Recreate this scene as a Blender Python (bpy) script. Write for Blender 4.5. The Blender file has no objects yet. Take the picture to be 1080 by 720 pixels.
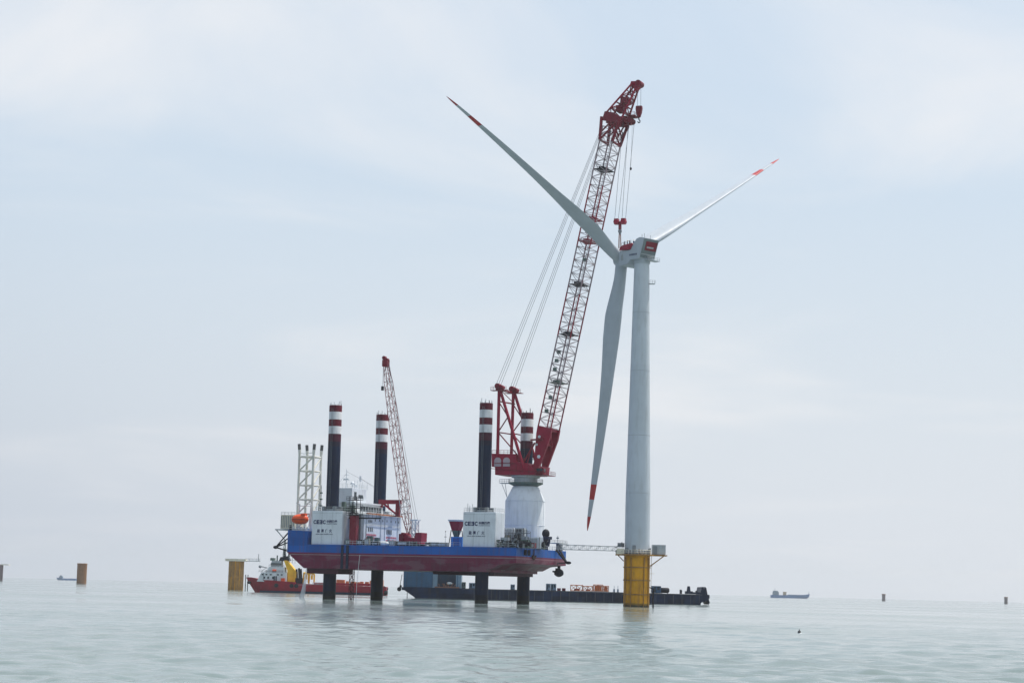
import bpy, math, random
import numpy as np
from mathutils import Vector, Matrix
random.seed(7)
S = bpy.context.scene
COL = S.collection
R = math.radians

# ------------------------------------------------------------------ camera
F, CAMH, ROLL = 2100.0, 4.0, R(1.4)
PITCH = math.atan(261 * math.cos(ROLL) / F)
cd = bpy.data.cameras.new('camera')
cam = bpy.data.objects.new('camera', cd); COL.objects.link(cam)
cd.sensor_width = 36; cd.lens = 36 * F / 1080; cd.clip_start = .5; cd.clip_end = 60000
CM = Matrix.Rotation(math.pi/2 + PITCH, 3, 'X') @ Matrix.Rotation(ROLL, 3, 'Z')
cam.matrix_world = Matrix.Translation((0, 0, CAMH)) @ CM.to_4x4()
S.camera = cam

# ------------------------------------------------------------------ world
SUN_EL, SUN_AZ = 67.0, 58.0        # azimuth measured from +Y towards +X
w = bpy.data.worlds.new('World'); S.world = w; w.use_nodes = True
nt = w.node_tree; nt.nodes.clear()
def N(t, **k):
    n = nt.nodes.new(t)
    for a, b in k.items(): setattr(n, a, b)
    return n
out = N('ShaderNodeOutputWorld'); bg = N('ShaderNodeBackground'); bg.inputs[1].default_value = .10
sky = N('ShaderNodeTexSky', sky_type='NISHITA', sun_disc=False)
sky.sun_elevation = R(SUN_EL); sky.sun_rotation = R(SUN_AZ); sky.dust_density = 4; sky.air_density = 1.2; sky.ozone_density = 1.5
geo = N('ShaderNodeTexCoord')
sep = N('ShaderNodeSeparateXYZ'); nt.links.new(geo.outputs['Generated'], sep.inputs[0])
def math_(op, a, b, clamp=False):
    m = N('ShaderNodeMath', operation=op, use_clamp=clamp)
    for i, q in enumerate((a, b)):
        if isinstance(q, (int, float)): m.inputs[i].default_value = q
        else: nt.links.new(q, m.inputs[i])
    return m.outputs[0]
zc = math_('ADD', math_('MAXIMUM', sep.outputs[2], 0.0), .09)
cx = math_('DIVIDE', sep.outputs[0], zc); cy = math_('DIVIDE', sep.outputs[1], zc)
com = N('ShaderNodeCombineXYZ'); nt.links.new(cx, com.inputs[0]); nt.links.new(cy, com.inputs[1])
n1 = N('ShaderNodeTexNoise'); n1.inputs['Scale'].default_value = .75; n1.inputs['Detail'].default_value = 7; n1.inputs['Roughness'].default_value = .52; n1.inputs['Distortion'].default_value = .6
mp = N('ShaderNodeMapping'); mp.inputs['Scale'].default_value = (1.0, 1.0, 1); mp.inputs['Location'].default_value = (-6.3, 5.9, 0)
nt.links.new(com.outputs[0], mp.inputs[0]); nt.links.new(mp.outputs[0], n1.inputs['Vector'])
cr = N('ShaderNodeMapRange'); cr.inputs[1].default_value = .46; cr.inputs[2].default_value = .74; cr.clamp = True; cr.interpolation_type = 'SMOOTHSTEP'
nt.links.new(n1.outputs['Fac'], cr.inputs[0])
# veil of high haze over the blue, then soft bright cloud streaks
veil = N('ShaderNodeMix', data_type='RGBA'); veil.inputs[0].default_value = .72
veil.inputs[7].default_value = (5.5, 6.4, 7.35, 1)
nt.links.new(sky.outputs[0], veil.inputs[6])
# hazy air scatters forward: the sky is brighter towards the sun and bluer and dimmer away from it
sdir = (math.sin(R(SUN_AZ))*math.cos(R(SUN_EL)), math.cos(R(SUN_AZ))*math.cos(R(SUN_EL)), math.sin(R(SUN_EL)))
dp = N('ShaderNodeVectorMath', operation='DOT_PRODUCT'); dp.inputs[1].default_value = sdir; nt.links.new(geo.outputs['Generated'], dp.inputs[0])
fw = N('ShaderNodeMapRange'); fw.interpolation_type = 'SMOOTHSTEP'; fw.inputs[1].default_value = -.25; fw.inputs[2].default_value = .34
nt.links.new(dp.outputs['Value'], fw.inputs[0])
low = N('ShaderNodeMapRange'); low.inputs[1].default_value = 0; low.inputs[2].default_value = .20; low.inputs[3].default_value = .92; low.inputs[4].default_value = 0
nt.links.new(sep.outputs[2], low.inputs[0])
hz = N('ShaderNodeMix', data_type='RGBA'); hz.inputs[7].default_value = (6.1, 6.35, 6.75, 1)
nt.links.new(low.outputs[0], hz.inputs[0]); nt.links.new(veil.outputs[2], hz.inputs[6])
cl = N('ShaderNodeMix', data_type='RGBA'); cl.inputs[7].default_value = (7.3, 7.2, 7.2, 1)
cfade = N('ShaderNodeMapRange'); cfade.inputs[1].default_value = .0; cfade.inputs[2].default_value = .22; cfade.inputs[3].default_value = .22; cfade.inputs[4].default_value = .75
nt.links.new(sep.outputs[2], cfade.inputs[0])
nt.links.new(math_('MULTIPLY', cr.outputs[0], cfade.outputs[0]), cl.inputs[0]); nt.links.new(hz.outputs[2], cl.inputs[6])
bk = N('ShaderNodeMix', data_type='RGBA', blend_type='MULTIPLY'); bk.inputs[0].default_value = 1
tint = N('ShaderNodeMix', data_type='RGBA'); tint.inputs[6].default_value = (.24, .35, .50, 1); tint.inputs[7].default_value = (1, 1, 1, 1)
nt.links.new(fw.outputs[0], tint.inputs[0]); nt.links.new(tint.outputs[2], bk.inputs[7]); nt.links.new(cl.outputs[2], bk.inputs[6])
nt.links.new(bk.outputs[2], bg.inputs[0]); nt.links.new(bg.outputs[0], out.inputs[0])

sl = bpy.data.lights.new('sun', 'SUN'); sl.energy = 3.8; sl.angle = R(3); sl.color = (1, .95, .88)
so = bpy.data.objects.new('sun', sl); COL.objects.link(so)
sd = Vector((math.sin(R(SUN_AZ))*math.cos(R(SUN_EL)), math.cos(R(SUN_AZ))*math.cos(R(SUN_EL)), math.sin(R(SUN_EL))))
so.rotation_euler = sd.to_track_quat('Z', 'Y').to_euler()
so.location = (0, 0, 300)
S.view_settings.view_transform = 'Standard'; S.view_settings.look = 'None'
S.view_settings.gamma = 1; S.view_settings.use_curve_mapping = False
S.view_settings.exposure = 0.37

# ------------------------------------------------------------------ placing helpers
CAM = Vector((0, 0, CAMH))
def ray(px, py): return CM @ Vector(((px-540)/F, -(py-360)/F, -1))
def P(px, py, Y):
    d = ray(px, py); return CAM + d*(Y/d.y)
def G(px, Y):                       # point on the water under a photo column at depth Y
    lo = 300; y = 620
    for _ in range(8):
        p = P(px, y, Y); y += (p.z)*F/Y
    p.z = 0; return p
TH = R(23)
UV = Vector((math.cos(TH), -math.sin(TH), 0)); VV = Vector((math.sin(TH), math.cos(TH), 0))
L3w = G(507.5, 540)
O = L3w + 11.3*UV - 3.6*VV          # near stern corner of the vessel, at the waterline
ROT = -TH
def W(u, v, z=0): return O + UV*u + VV*v + Vector((0, 0, z))
def on(px, py, v):                  # photo point -> (u, z) on the vessel's lengthwise plane v
    d = ray(px, py); c = CAM - O
    t = (v - c.dot(VV))/d.dot(VV); q = c + d*t
    return q.dot(UV), q.z + 0.0
def onu(px, py, u):                 # photo point -> (v, z) on the crosswise plane u
    d = ray(px, py); c = CAM - O
    t = (u - c.dot(UV))/d.dot(UV); q = c + d*t
    return q.dot(VV), q.z

# ------------------------------------------------------------------ materials
MATS = {}
def mat(name, col, rough=.55, metal=0, var=.12, scale=.35, dirt=None, dirt_amt=.35, streak=True, bands=None, alpha=None, plates=None, patch=None, spec=.28):
    if name in MATS: return MATS[name]
    m = bpy.data.materials.new(name); m.use_nodes = True; MATS[name] = m
    t = m.node_tree; b = t.nodes['Principled BSDF']
    b.inputs['Roughness'].default_value = rough; b.inputs['Metallic'].default_value = metal; b.inputs['Specular IOR Level'].default_value = spec
    tc = t.nodes.new('ShaderNodeTexCoord')
    def mk(sc, det=5, st=(1, 1, 1)):
        mpn = t.nodes.new('ShaderNodeMapping'); mpn.inputs['Scale'].default_value = st
        t.links.new(tc.outputs['Object'], mpn.inputs[0])
        n = t.nodes.new('ShaderNodeTexNoise'); n.inputs['Scale'].default_value = sc; n.inputs['Detail'].default_value = det
        t.links.new(mpn.outputs[0], n.inputs['Vector']); return n.outputs['Fac']
    if bands:                        # list of (z_from, colour), object space z, constant steps
        sp = t.nodes.new('ShaderNodeSeparateXYZ'); t.links.new(tc.outputs['Object'], sp.inputs[0])
        z0, z1 = bands[0][0], bands[-1][0] + 1
        mr = t.nodes.new('ShaderNodeMapRange'); mr.inputs[1].default_value = z0; mr.inputs[2].default_value = z1
        t.links.new(sp.outputs[2], mr.inputs[0])
        rp = t.nodes.new('ShaderNodeValToRGB'); rp.color_ramp.interpolation = 'CONSTANT'
        el = rp.color_ramp.elements
        for i, (z, c) in enumerate(bands):
            e = el[i] if i < 2 else el.new(1)
            e.position = (z-z0)/(z1-z0); e.color = (*c, 1)
        t.links.new(mr.outputs[0], rp.inputs[0]); base = rp.outputs[0]
    else:
        rgb = t.nodes.new('ShaderNodeRGB'); rgb.outputs[0].default_value = (*col, 1); base = rgb.outputs[0]
    hs = t.nodes.new('ShaderNodeMapRange'); hs.inputs[1].default_value = .3; hs.inputs[2].default_value = .7
    hs.inputs[3].default_value = 1-var; hs.inputs[4].default_value = 1+var
    t.links.new(mk(scale), hs.inputs[0])
    mu = t.nodes.new('ShaderNodeVectorMath'); mu.operation = 'SCALE'
    t.links.new(base, mu.inputs[0]); t.links.new(hs.outputs[0], mu.inputs['Scale'])
    last = mu.outputs[0]
    if plates:
        sp2 = t.nodes.new('ShaderNodeSeparateXYZ'); t.links.new(tc.outputs['Object'], sp2.inputs[0])
        ad = t.nodes.new('ShaderNodeMath'); ad.operation = 'ADD'; t.links.new(sp2.outputs[0], ad.inputs[0]); t.links.new(sp2.outputs[1], ad.inputs[1])
        cb_ = t.nodes.new('ShaderNodeCombineXYZ'); t.links.new(ad.outputs[0], cb_.inputs[0]); t.links.new(sp2.outputs[2], cb_.inputs[1])
        bk_ = t.nodes.new('ShaderNodeTexBrick'); t.links.new(cb_.outputs[0], bk_.inputs['Vector'])
        bk_.inputs['Color1'].default_value = (plates[0],)*3+(1,); bk_.inputs['Color2'].default_value = (plates[1],)*3+(1,); bk_.inputs['Mortar'].default_value = (.7, .7, .7, 1)
        bk_.inputs['Scale'].default_value = 1; bk_.inputs['Brick Width'].default_value = plates[2]; bk_.inputs['Row Height'].default_value = plates[3]; bk_.inputs['Mortar Size'].default_value = .035
        mp_ = t.nodes.new('ShaderNodeVectorMath'); mp_.operation = 'MULTIPLY'; t.links.new(last, mp_.inputs[0]); t.links.new(bk_.outputs['Color'], mp_.inputs[1]); last = mp_.outputs[0]
    if dirt:
        dr = t.nodes.new('ShaderNodeMapRange'); dr.inputs[1].default_value = .5; dr.inputs[2].default_value = .72; dr.inputs[4].default_value = dirt_amt
        dr.clamp = True
        t.links.new(mk(1.1, 8, (1, 1, .16) if streak else (1, 1, 1)), dr.inputs[0])
        mx = t.nodes.new('ShaderNodeMix'); mx.data_type = 'RGBA'
        t.links.new(dr.outputs[0], mx.inputs[0]); t.links.new(last, mx.inputs[6]); mx.inputs[7].default_value = (*dirt, 1)
        last = mx.outputs[2]
    if patch:                        # chalky worn areas of bottom paint below a height
        nz = t.nodes.new('ShaderNodeMapRange'); nz.inputs[1].default_value = .50; nz.inputs[2].default_value = .56; nz.inputs[4].default_value = patch[1]; nz.clamp = True
        t.links.new(mk(.42, 3, (.35, .35, 1.1)), nz.inputs[0])
        s3 = t.nodes.new('ShaderNodeSeparateXYZ'); t.links.new(tc.outputs['Object'], s3.inputs[0])
        lt = t.nodes.new('ShaderNodeMath'); lt.operation = 'LESS_THAN'; lt.inputs[1].default_value = patch[2]; t.links.new(s3.outputs[2], lt.inputs[0])
        ml = t.nodes.new('ShaderNodeMath'); ml.operation = 'MULTIPLY'; t.links.new(nz.outputs[0], ml.inputs[0]); t.links.new(lt.outputs[0], ml.inputs[1])
        mx = t.nodes.new('ShaderNodeMix'); mx.data_type = 'RGBA'; t.links.new(ml.outputs[0], mx.inputs[0]); t.links.new(last, mx.inputs[6]); mx.inputs[7].default_value = (*patch[0], 1); last = mx.outputs[2]
    t.links.new(last, b.inputs['Base Color'])
    rr = t.nodes.new('ShaderNodeMapRange'); rr.inputs[3].default_value = max(.05, rough-.12); rr.inputs[4].default_value = min(1, rough+.15)
    t.links.new(mk(scale*2.3), rr.inputs[0]); t.links.new(rr.outputs[0], b.inputs['Roughness'])
    if alpha: b.inputs['Alpha'].default_value = alpha
    return m
RUST = (.16, .06, .03); GRIME = (.12, .11, .10)
WHITE = mat('white_paint', (.62, .66, .68), .5, dirt=(.34, .33, .30), dirt_amt=.4)
OFFW = mat('grey_white_paint', (.68, .72, .76), .55, var=.06, dirt=(.35, .36, .36), dirt_amt=.3)
LIGHTG = mat('light_grey_steel', (.42, .46, .48), .5, .2, dirt=RUST, dirt_amt=.3)
GREY = mat('grey_steel', (.22, .25, .27), .5, .3, dirt=RUST, dirt_amt=.4)
DARK = mat('dark_steel', (.014, .018, .026), .6, .1, dirt=(.05, .03, .025), dirt_amt=.4, spec=.15)
NAVY = mat('navy_paint', (.012, .022, .05), .5, dirt=(.04, .035, .04), dirt_amt=.3, spec=.15)
RED = mat('crane_red_paint', (.28, .003, .030), .5, dirt=(.11, .006, .015), dirt_amt=.4)
DKRED = mat('dark_red_paint', (.19, .006, .022), .5, dirt=(.05, .02, .02), dirt_amt=.4)
TWHITE = mat('turbine_white', (.42, .465, .51), .45, var=.05, dirt=(.36, .40, .42), dirt_amt=.35)
TOWER = mat('tower_white', (0, 0, 0), .45, var=.05, scale=.2, dirt=(.36, .38, .38), dirt_amt=.4,
            bands=[(0, (.50, .55, .60)), (17, (.52, .57, .62)), (33.5, (.51, .56, .60)), (52, (.53, .58, .62)), (69, (.52, .57, .61))])
BANDRED = mat('blade_band_red', (.42, .03, .035), .45, var=.05)
PILEM = mat('pile_yellow_with_tide_mark', (0, 0, 0), .6, var=.2, scale=.5, dirt=(.22, .09, .02), dirt_amt=.7, bands=[(-8, (.07, .065, .03)), (.55, (.30, .17, .02)), (1.0, (.66, .31, .006))])
YELLOW = mat('pile_yellow', (.66, .31, .006), .6, var=.2, scale=.5, dirt=(.20, .08, .02), dirt_amt=.75)
OCHRE = mat('rusty_yellow', (.36, .19, .05), .75, var=.25, scale=.6, dirt=(.14, .07, .03), dirt_amt=.7)
BROWN = mat('brown_pile', (.24, .115, .05), .8, var=.15, dirt=(.14, .07, .03), dirt_amt=.5)
CREAM = mat('cream_paint', (.72, .68, .56), .6, dirt=(.35, .28, .2), dirt_amt=.35)
ORANGE = mat('orange_paint', (.75, .09, .02), .45, dirt=(.4, .06, .02), dirt_amt=.3)
DECKOR = mat('orange_deck_paint', (.50, .17, .07), .6, dirt=RUST)
BLUE = mat('blue_paint', (.01, .08, .28), .5, dirt=(.02, .04, .10), dirt_amt=.3)
SKYB = mat('bright_blue_paint', (.02, .20, .55), .5, dirt=(.02, .08, .2), dirt_amt=.3)
BLUEG = mat('blue_grey_paint', (.03, .095, .18), .6, dirt=(.04, .06, .08), dirt_amt=.5)
PALEB = mat('pale_blue_paint', (.16, .24, .32), .6, dirt=(.08, .1, .12), dirt_amt=.4)
GLASS = mat('dark_window_glass', (.02, .035, .045), .12, var=.02)
TUGRED = mat('tug_red_paint', (.30, .006, .024), .5, dirt=(.12, .015, .03), dirt_amt=.5)
FUNY = mat('funnel_yellow', (.75, .45, .02), .5, dirt=(.3, .15, .03), dirt_amt=.4)
TEXTB = mat('lettering_navy', (.01, .02, .09), .5, var=.03)
TEXTR = mat('lettering_magenta', (.13, .01, .07), .5, var=.03)
GREEN = mat('green_grey_paint', (.10, .15, .13), .6, dirt=RUST)
ROPE = mat('steel_rope', (.15, .17, .19), .5, .5, var=.05)
SKIN = mat('worker_clothes', (.10, .03, .03), .8)
SKIN2 = mat('worker_overalls_blue', (.03, .05, .12), .8)
KHAKI = mat('khaki_grey', (.24, .24, .19), .7, dirt=RUST)
GBR = mat('hazed_brown_pile', (.17, .13, .13), .8)  # pile brown for the farthest piles, with distance haze greyed into the colour
MARK = mat('red_wall_lettering', (.45, .06, .09), .6)
BARGE = mat('barge_hull_paint', (.006, .016, .045), .6, var=.3, dirt=(.03, .03, .035), dirt_amt=.6, spec=.12, plates=(.7, 1.5, 6, 1.9))
HULL = mat('jackup_hull_paint', (0, 0, 0), .5, var=.14, scale=.16, dirt=(.10, .06, .085), dirt_amt=.42,
           bands=[(0, (.14, .008, .040)), (12.05, (.26, .12, .15)), (12.3, (.16, .010, .055)), (12.75, (.003, .095, .38))], plates=(.82, 1.12, 5.5, 2.1), patch=((.17, .10, .12), .5, 12.0))
LEG = mat('leg_paint', (0, 0, 0), .5, var=.10, scale=.5, dirt=(.015, .02, .035), dirt_amt=.3, spec=.12,
          bands=[(-70, (.02, .022, .016)), (-53.2, (.006, .010, .018)), (-51.8, (.002, .010, .034)), (-11.6, (.012, .010, .026)), (-10.4, (.05, .005, .018)), (-8.1, (.56, .58, .60)), (-6.15, (.085, .003, .014)), (-4.1, (.56, .58, .60)), (-2.05, (.085, .003, .014))])

# ------------------------------------------------------------------ mesh builder
class MB:
    def __init__(s): s.v = []; s.f = []; s.isl = []
    def add(s, vs, fs):
        o = len(s.v); s.isl.append((o, len(s.f), len(vs), len(fs))); s.v += [tuple(p) for p in vs]; s.f += [tuple(i+o for i in f) for f in fs]; return s
    def box(s, a, b):
        x0, y0, z0 = a; x1, y1, z1 = b
        if x0 > x1: x0, x1 = x1, x0
        if y0 > y1: y0, y1 = y1, y0
        if z0 > z1: z0, z1 = z1, z0
        return s.add([(x0,y0,z0),(x1,y0,z0),(x1,y1,z0),(x0,y1,z0),(x0,y0,z1),(x1,y0,z1),(x1,y1,z1),(x0,y1,z1)],
                     [(3,2,1,0),(4,5,6,7),(0,1,5,4),(1,2,6,5),(2,3,7,6),(3,0,4,7)])
    def tube(s, a, b, r, n=6, r2=None):
        a = Vector(a); b = Vector(b); r2 = r if r2 is None else r2
        d = b-a
        if d.length < 1e-6: return s
        q = d.to_track_quat('Z', 'Y'); vs = []
        for c, rr in ((a, r), (b, r2)):
            for i in range(n):
                t = 2*math.pi*i/n; vs.append(c + q @ Vector((rr*math.cos(t), rr*math.sin(t), 0)))
        fs = [(i, (i+1) % n, n+(i+1) % n, n+i) for i in range(n)]
        fs += [tuple(range(n-1, -1, -1)), tuple(range(n, 2*n))]
        return s.add(vs, fs)
    def path(s, pts, r, n=6):
        for a, b in zip(pts, pts[1:]): s.tube(a, b, r, n)
        return s
    def lathe(s, prof, n=40, c=(0, 0, 0)):
        vs = []
        for r, z in prof:
            for i in range(n):
                t = 2*math.pi*i/n; vs.append((c[0]+r*math.cos(t), c[1]+r*math.sin(t), c[2]+z))
        fs = []
        for k in range(len(prof)-1):
            for i in range(n):
                j = (i+1) % n; fs.append((k*n+i, k*n+j, (k+1)*n+j, (k+1)*n+i))
        fs.append(tuple(range(n-1, -1, -1))); fs.append(tuple((len(prof)-1)*n+i for i in range(n)))
        return s.add(vs, fs)
    def prism(s, pts, a, b, axis='y'):      # pts (x,z) extruded in y, or (x,y) extruded in z, or (y,z) in x
        n = len(pts)
        def mk(p, t): return (p[0], t, p[1]) if axis == 'y' else ((p[0], p[1], t) if axis == 'z' else (t, p[0], p[1]))
        vs = [mk(p, a) for p in pts] + [mk(p, b) for p in pts]
        fs = [(i, (i+1) % n, n+(i+1) % n, n+i) for i in range(n)] + [tuple(range(n-1, -1, -1)), tuple(range(n, 2*n))]
        return s.add(vs, fs)
    def rings(s, rs, cap=True):
        n = len(rs[0]); vs = [p for r in rs for p in r]; fs = []
        for k in range(len(rs)-1):
            for i in range(n):
                j = (i+1) % n; fs.append((k*n+i, k*n+j, (k+1)*n+j, (k+1)*n+i))
        if cap: fs += [tuple(range(n-1, -1, -1)), tuple((len(rs)-1)*n+i for i in range(n))]
        return s.add(vs, fs)
    def ball(s, c, r, sz=(1, 1, 1), n=12, m=8):
        prof = [(max(.001, math.sin(math.pi*k/m)), -math.cos(math.pi*k/m)) for k in range(m+1)]
        rs = [[(c[0]+r*sz[0]*p*math.cos(2*math.pi*i/n), c[1]+r*sz[1]*p*math.sin(2*math.pi*i/n), c[2]+r*sz[2]*z) for i in range(n)] for p, z in prof]
        return s.rings(rs)
    def rail(s, pts, h=1.1, r=.035, step=2.0):
        for a, b in zip(pts, pts[1:]):
            a = Vector(a); b = Vector(b); L = (b-a).length; k = max(1, int(round(L/step)))
            for i in range(k+1):
                p = a.lerp(b, i/k); s.tube(p, p+Vector((0, 0, h)), r, 4)
            for hh in (h, h*.5):
                s.tube(a+Vector((0, 0, hh)), b+Vector((0, 0, hh)), r, 4)
        return s
    def pieces(s):
        k = len(s.isl)
        if k < 2 or k > 900: return [list(range(k))]
        P_ = [np.array(s.v[o:o+n]) for o, _, n, _ in s.isl]
        lo = np.array([p.min(0) for p in P_]); hi = np.array([p.max(0) for p in P_]); size = (hi-lo).max(1)
        gap = np.maximum(0, np.maximum(lo[:, None]-hi[None], lo[None]-hi[:, None]))
        near = np.sqrt((gap**2).sum(2)) <= np.maximum(.02, .42*np.maximum(size[:, None], size[None]))
        seen = set(); out = []
        for i in range(k):
            if i in seen: continue
            st = [i]; seen.add(i); grp = []
            while st:
                a = st.pop(); grp.append(a)
                for b in np.nonzero(near[a])[0]:
                    if int(b) not in seen: seen.add(int(b)); st.append(int(b))
            out.append(grp)
        return out
    def build(s, name, m, parent=None, smooth=False, loc=None, mx=None, bevel=0, keep=False):
        ps = [0] if keep else s.pieces()
        if 1 < len(ps) <= 40 and parent is not None:          # far-apart pieces become parts of their own
            first = None
            for g in ps:
                q = MB()
                for i in g:
                    o, fo, n, nf = s.isl[i]; q.add(s.v[o:o+n], [tuple(j-o for j in f) for f in s.f[fo:fo+nf]])
                ob = q.build(name, m, parent, smooth, loc, mx, bevel, True); first = first or ob
            return first
        me = bpy.data.meshes.new(name); me.from_pydata([tuple(p) for p in s.v], [], s.f)
        if mx: me.transform(mx)
        import bmesh
        bm = bmesh.new(); bm.from_mesh(me); bmesh.ops.recalc_face_normals(bm, faces=bm.faces)
        if bevel: bmesh.ops.bevel(bm, geom=bm.edges[:], offset=bevel, segments=2, affect='EDGES', clamp_overlap=True)
        bm.to_mesh(me); bm.free()
        if smooth:
            me.polygons.foreach_set('use_smooth', [True]*len(me.polygons))
            me.set_sharp_from_angle(angle=R(40))
        me.materials.append(m)
        o = bpy.data.objects.new(name, me); COL.objects.link(o)
        if loc: o.location = loc
        if parent: o.parent = parent
        return o

def tag(o, label, cat, group=None):
    o['label'] = label; o['category'] = cat
    if group: o['group'] = group
    return o
def thing(name, label, cat, loc=(0, 0, 0), rz=0.0, group=None):
    o = bpy.data.objects.new(name, None); COL.objects.link(o)
    o.location = loc; o.rotation_euler = (0, 0, rz); o.empty_display_size = .5
    return tag(o, label, cat, group)
def lattice(ch, lc, A, B, nb, rc, rl, faces=(0, 1, 2, 3), ring=True, xb=False):
    A = [Vector(p) for p in A]; B = [Vector(p) for p in B]
    for a, b in zip(A, B): ch.tube(a, b, rc, 8)
    for k in range(nb+1):
        q = [a.lerp(b, k/nb) for a, b in zip(A, B)]
        if ring and (k % 2 == 0 or not xb):
            for i in faces: lc.tube(q[i], q[(i+1) % 4], rl, 5)
        if k < nb:
            q2 = [a.lerp(b, (k+1)/nb) for a, b in zip(A, B)]
            for i in faces:
                j = (i+1) % 4
                if (k+i) % 2: lc.tube(q[i], q2[j], rl, 5)
                else: lc.tube(q[j], q2[i], rl, 5)
                if xb:
                    if (k+i) % 2: lc.tube(q[j], q2[i], rl, 5)
                    else: lc.tube(q[i], q2[j], rl, 5)
def text_mesh(body, size, depth=.03, bold=0.0):
    c = bpy.data.curves.new('lettering', 'FONT'); c.body = body; c.size = size; c.extrude = depth/2; c.offset = bold
    o = bpy.data.objects.new('lettering', c); COL.objects.link(o)
    dg = bpy.context.evaluated_depsgraph_get(); dg.update()
    me = bpy.data.meshes.new_from_object(o.evaluated_get(dg)); bpy.data.objects.remove(o); bpy.data.curves.remove(c)
    return me
def place_text(body, width, m, parent, origin, xdir, ydir=Vector((0, 0, 1)), name='lettering', mirror=False, height=None, bold=0.0):
    me = text_mesh(body, 1.0, .03, bold)
    xs = [v.co.x for v in me.vertices]; ys = [v.co.y for v in me.vertices]
    x0, x1, y0, y1 = min(xs), max(xs), min(ys), max(ys)
    sx = width/(x1-x0); sy = (height/(y1-y0)) if height else sx
    xd = Vector(xdir).normalized(); yd = Vector(ydir).normalized(); nd = xd.cross(yd)
    for v in me.vertices:
        x = (v.co.x-x0)*sx
        if mirror: x = width-x
        v.co = Vector(origin) + xd*x + yd*((v.co.y-y0)*sy) + nd*v.co.z
    me.materials.clear(); me.materials.append(m)
    o = bpy.data.objects.new(name, me); COL.objects.link(o); o.parent = parent
    return o

# ------------------------------------------------------------------ sea
def build_sea():
    dense = np.radians(np.linspace(-21, 21, 470)); rest = np.radians(np.linspace(21, 339, 120)[1:-1])
    az = np.concatenate([dense, rest])
    r = np.concatenate([[0.5, 3, 8, 16, 26, 36], np.exp(np.linspace(np.log(42), np.log(1500), 760)), np.exp(np.linspace(np.log(1560), np.log(11000), 40))])
    RR, AA = np.meshgrid(r, az, indexing='ij')
    X = RR*np.sin(AA); Y = RR*np.cos(AA); Z = np.zeros_like(X)
    rng = np.random.default_rng(3)
    sp = np.maximum(RR*.0047, 42*.0047)
    for i in range(90):
        lam = 1.1*(18/1.1)**rng.random(); k = 2*np.pi/lam
        th = rng.normal(.35, .55); amp = .0043*lam**.9*(0.5+rng.random())
        amp *= 1.25 if lam < 3 else (.6 if lam < 7 else .22)
        fade = np.clip((lam/sp-2.0)/2.0, 0, 1)
        ph = rng.random()*6.28
        arg = k*(X*np.sin(th)+Y*np.cos(th)) + ph + .8*np.sin(k*.13*(X*np.cos(th)-Y*np.sin(th))+ph*3)
        Z += amp*fade*np.sin(arg)
    patch = .95+.45*np.sin(X*.013+1.1*np.sin(Y*.006))*np.sin(Y*.011+X*.004)+.25*np.sin(X*.041+2*np.sin(Y*.013))*np.sin(Y*.028)
    Z *= patch
    nr, na = X.shape
    co = np.stack([X, Y, Z], -1).reshape(-1, 3)
    i, j = np.meshgrid(np.arange(nr-1), np.arange(na), indexing='ij'); j2 = (j+1) % na
    q = np.stack([i*na+j, i*na+j2, (i+1)*na+j2, (i+1)*na+j], -1).reshape(-1, 4)
    me = bpy.data.meshes.new('sea')
    me.vertices.add(len(co)); me.vertices.foreach_set('co', co.ravel())
    me.loops.add(q.size); me.loops.foreach_set('vertex_index', q.ravel()[::1])
    me.polygons.add(len(q)); me.polygons.foreach_set('loop_start', np.arange(0, q.size, 4)); me.polygons.foreach_set('loop_total', np.full(len(q), 4))
    me.update(); me.validate()
    me.flip_normals() if me.polygons[5000].normal.z < 0 else None
    me.polygons.foreach_set('use_smooth', [True]*len(me.polygons))
    m = bpy.data.materials.new('sea_water'); m.use_nodes = True; t = m.node_tree; b = t.nodes['Principled BSDF']
    b.inputs['Base Color'].default_value = (.17, .25, .245, 1); b.inputs['Roughness'].default_value = .10; b.inputs['IOR'].default_value = 1.333
    tc = t.nodes.new('ShaderNodeTexCoord'); last = None
    for sc, st, dist, s in ((1.6, (1, .8, 1), .07, .5), (.16, (1, 1, 1), .3, .12)):
        mpn = t.nodes.new('ShaderNodeMapping'); mpn.inputs['Scale'].default_value = st; t.links.new(tc.outputs['Object'], mpn.inputs[0])
        n = t.nodes.new('ShaderNodeTexNoise'); n.inputs['Scale'].default_value = sc; n.inputs['Detail'].default_value = 6; n.inputs['Roughness'].default_value = .6
        t.links.new(mpn.outputs[0], n.inputs['Vector'])
        bp = t.nodes.new('ShaderNodeBump'); bp.inputs['Strength'].default_value = s; bp.inputs['Distance'].default_value = dist
        t.links.new(n.outputs['Fac'], bp.inputs['Height'])
        if last: t.links.new(last, bp.inputs['Normal'])
        last = bp.outputs[0]
    t.links.new(last, b.inputs['Normal'])
    # slicks of calmer and rougher water, silt clouds
    n = t.nodes.new('ShaderNodeTexNoise'); n.inputs['Scale'].default_value = .012; n.inputs['Detail'].default_value = 5
    t.links.new(tc.outputs['Object'], n.inputs['Vector'])
    mr = t.nodes.new('ShaderNodeMapRange'); mr.inputs[1].default_value = .35; mr.inputs[2].default_value = .65; mr.inputs[3].default_value = .04; mr.inputs[4].default_value = .17
    t.links.new(n.outputs['Fac'], mr.inputs[0]); t.links.new(mr.outputs[0], b.inputs['Roughness'])
    mx = t.nodes.new('ShaderNodeMix'); mx.data_type = 'RGBA'; mx.inputs[6].default_value = (.125, .17, .163, 1); mx.inputs[7].default_value = (.165, .205, .195, 1)
    t.links.new(n.outputs['Fac'], mx.inputs[0]); t.links.new(mx.outputs[2], b.inputs['Base Color'])
    me.materials.append(m)
    o = bpy.data.objects.new('sea', me); COL.objects.link(o); o['kind'] = 'structure'
build_sea()

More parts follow.
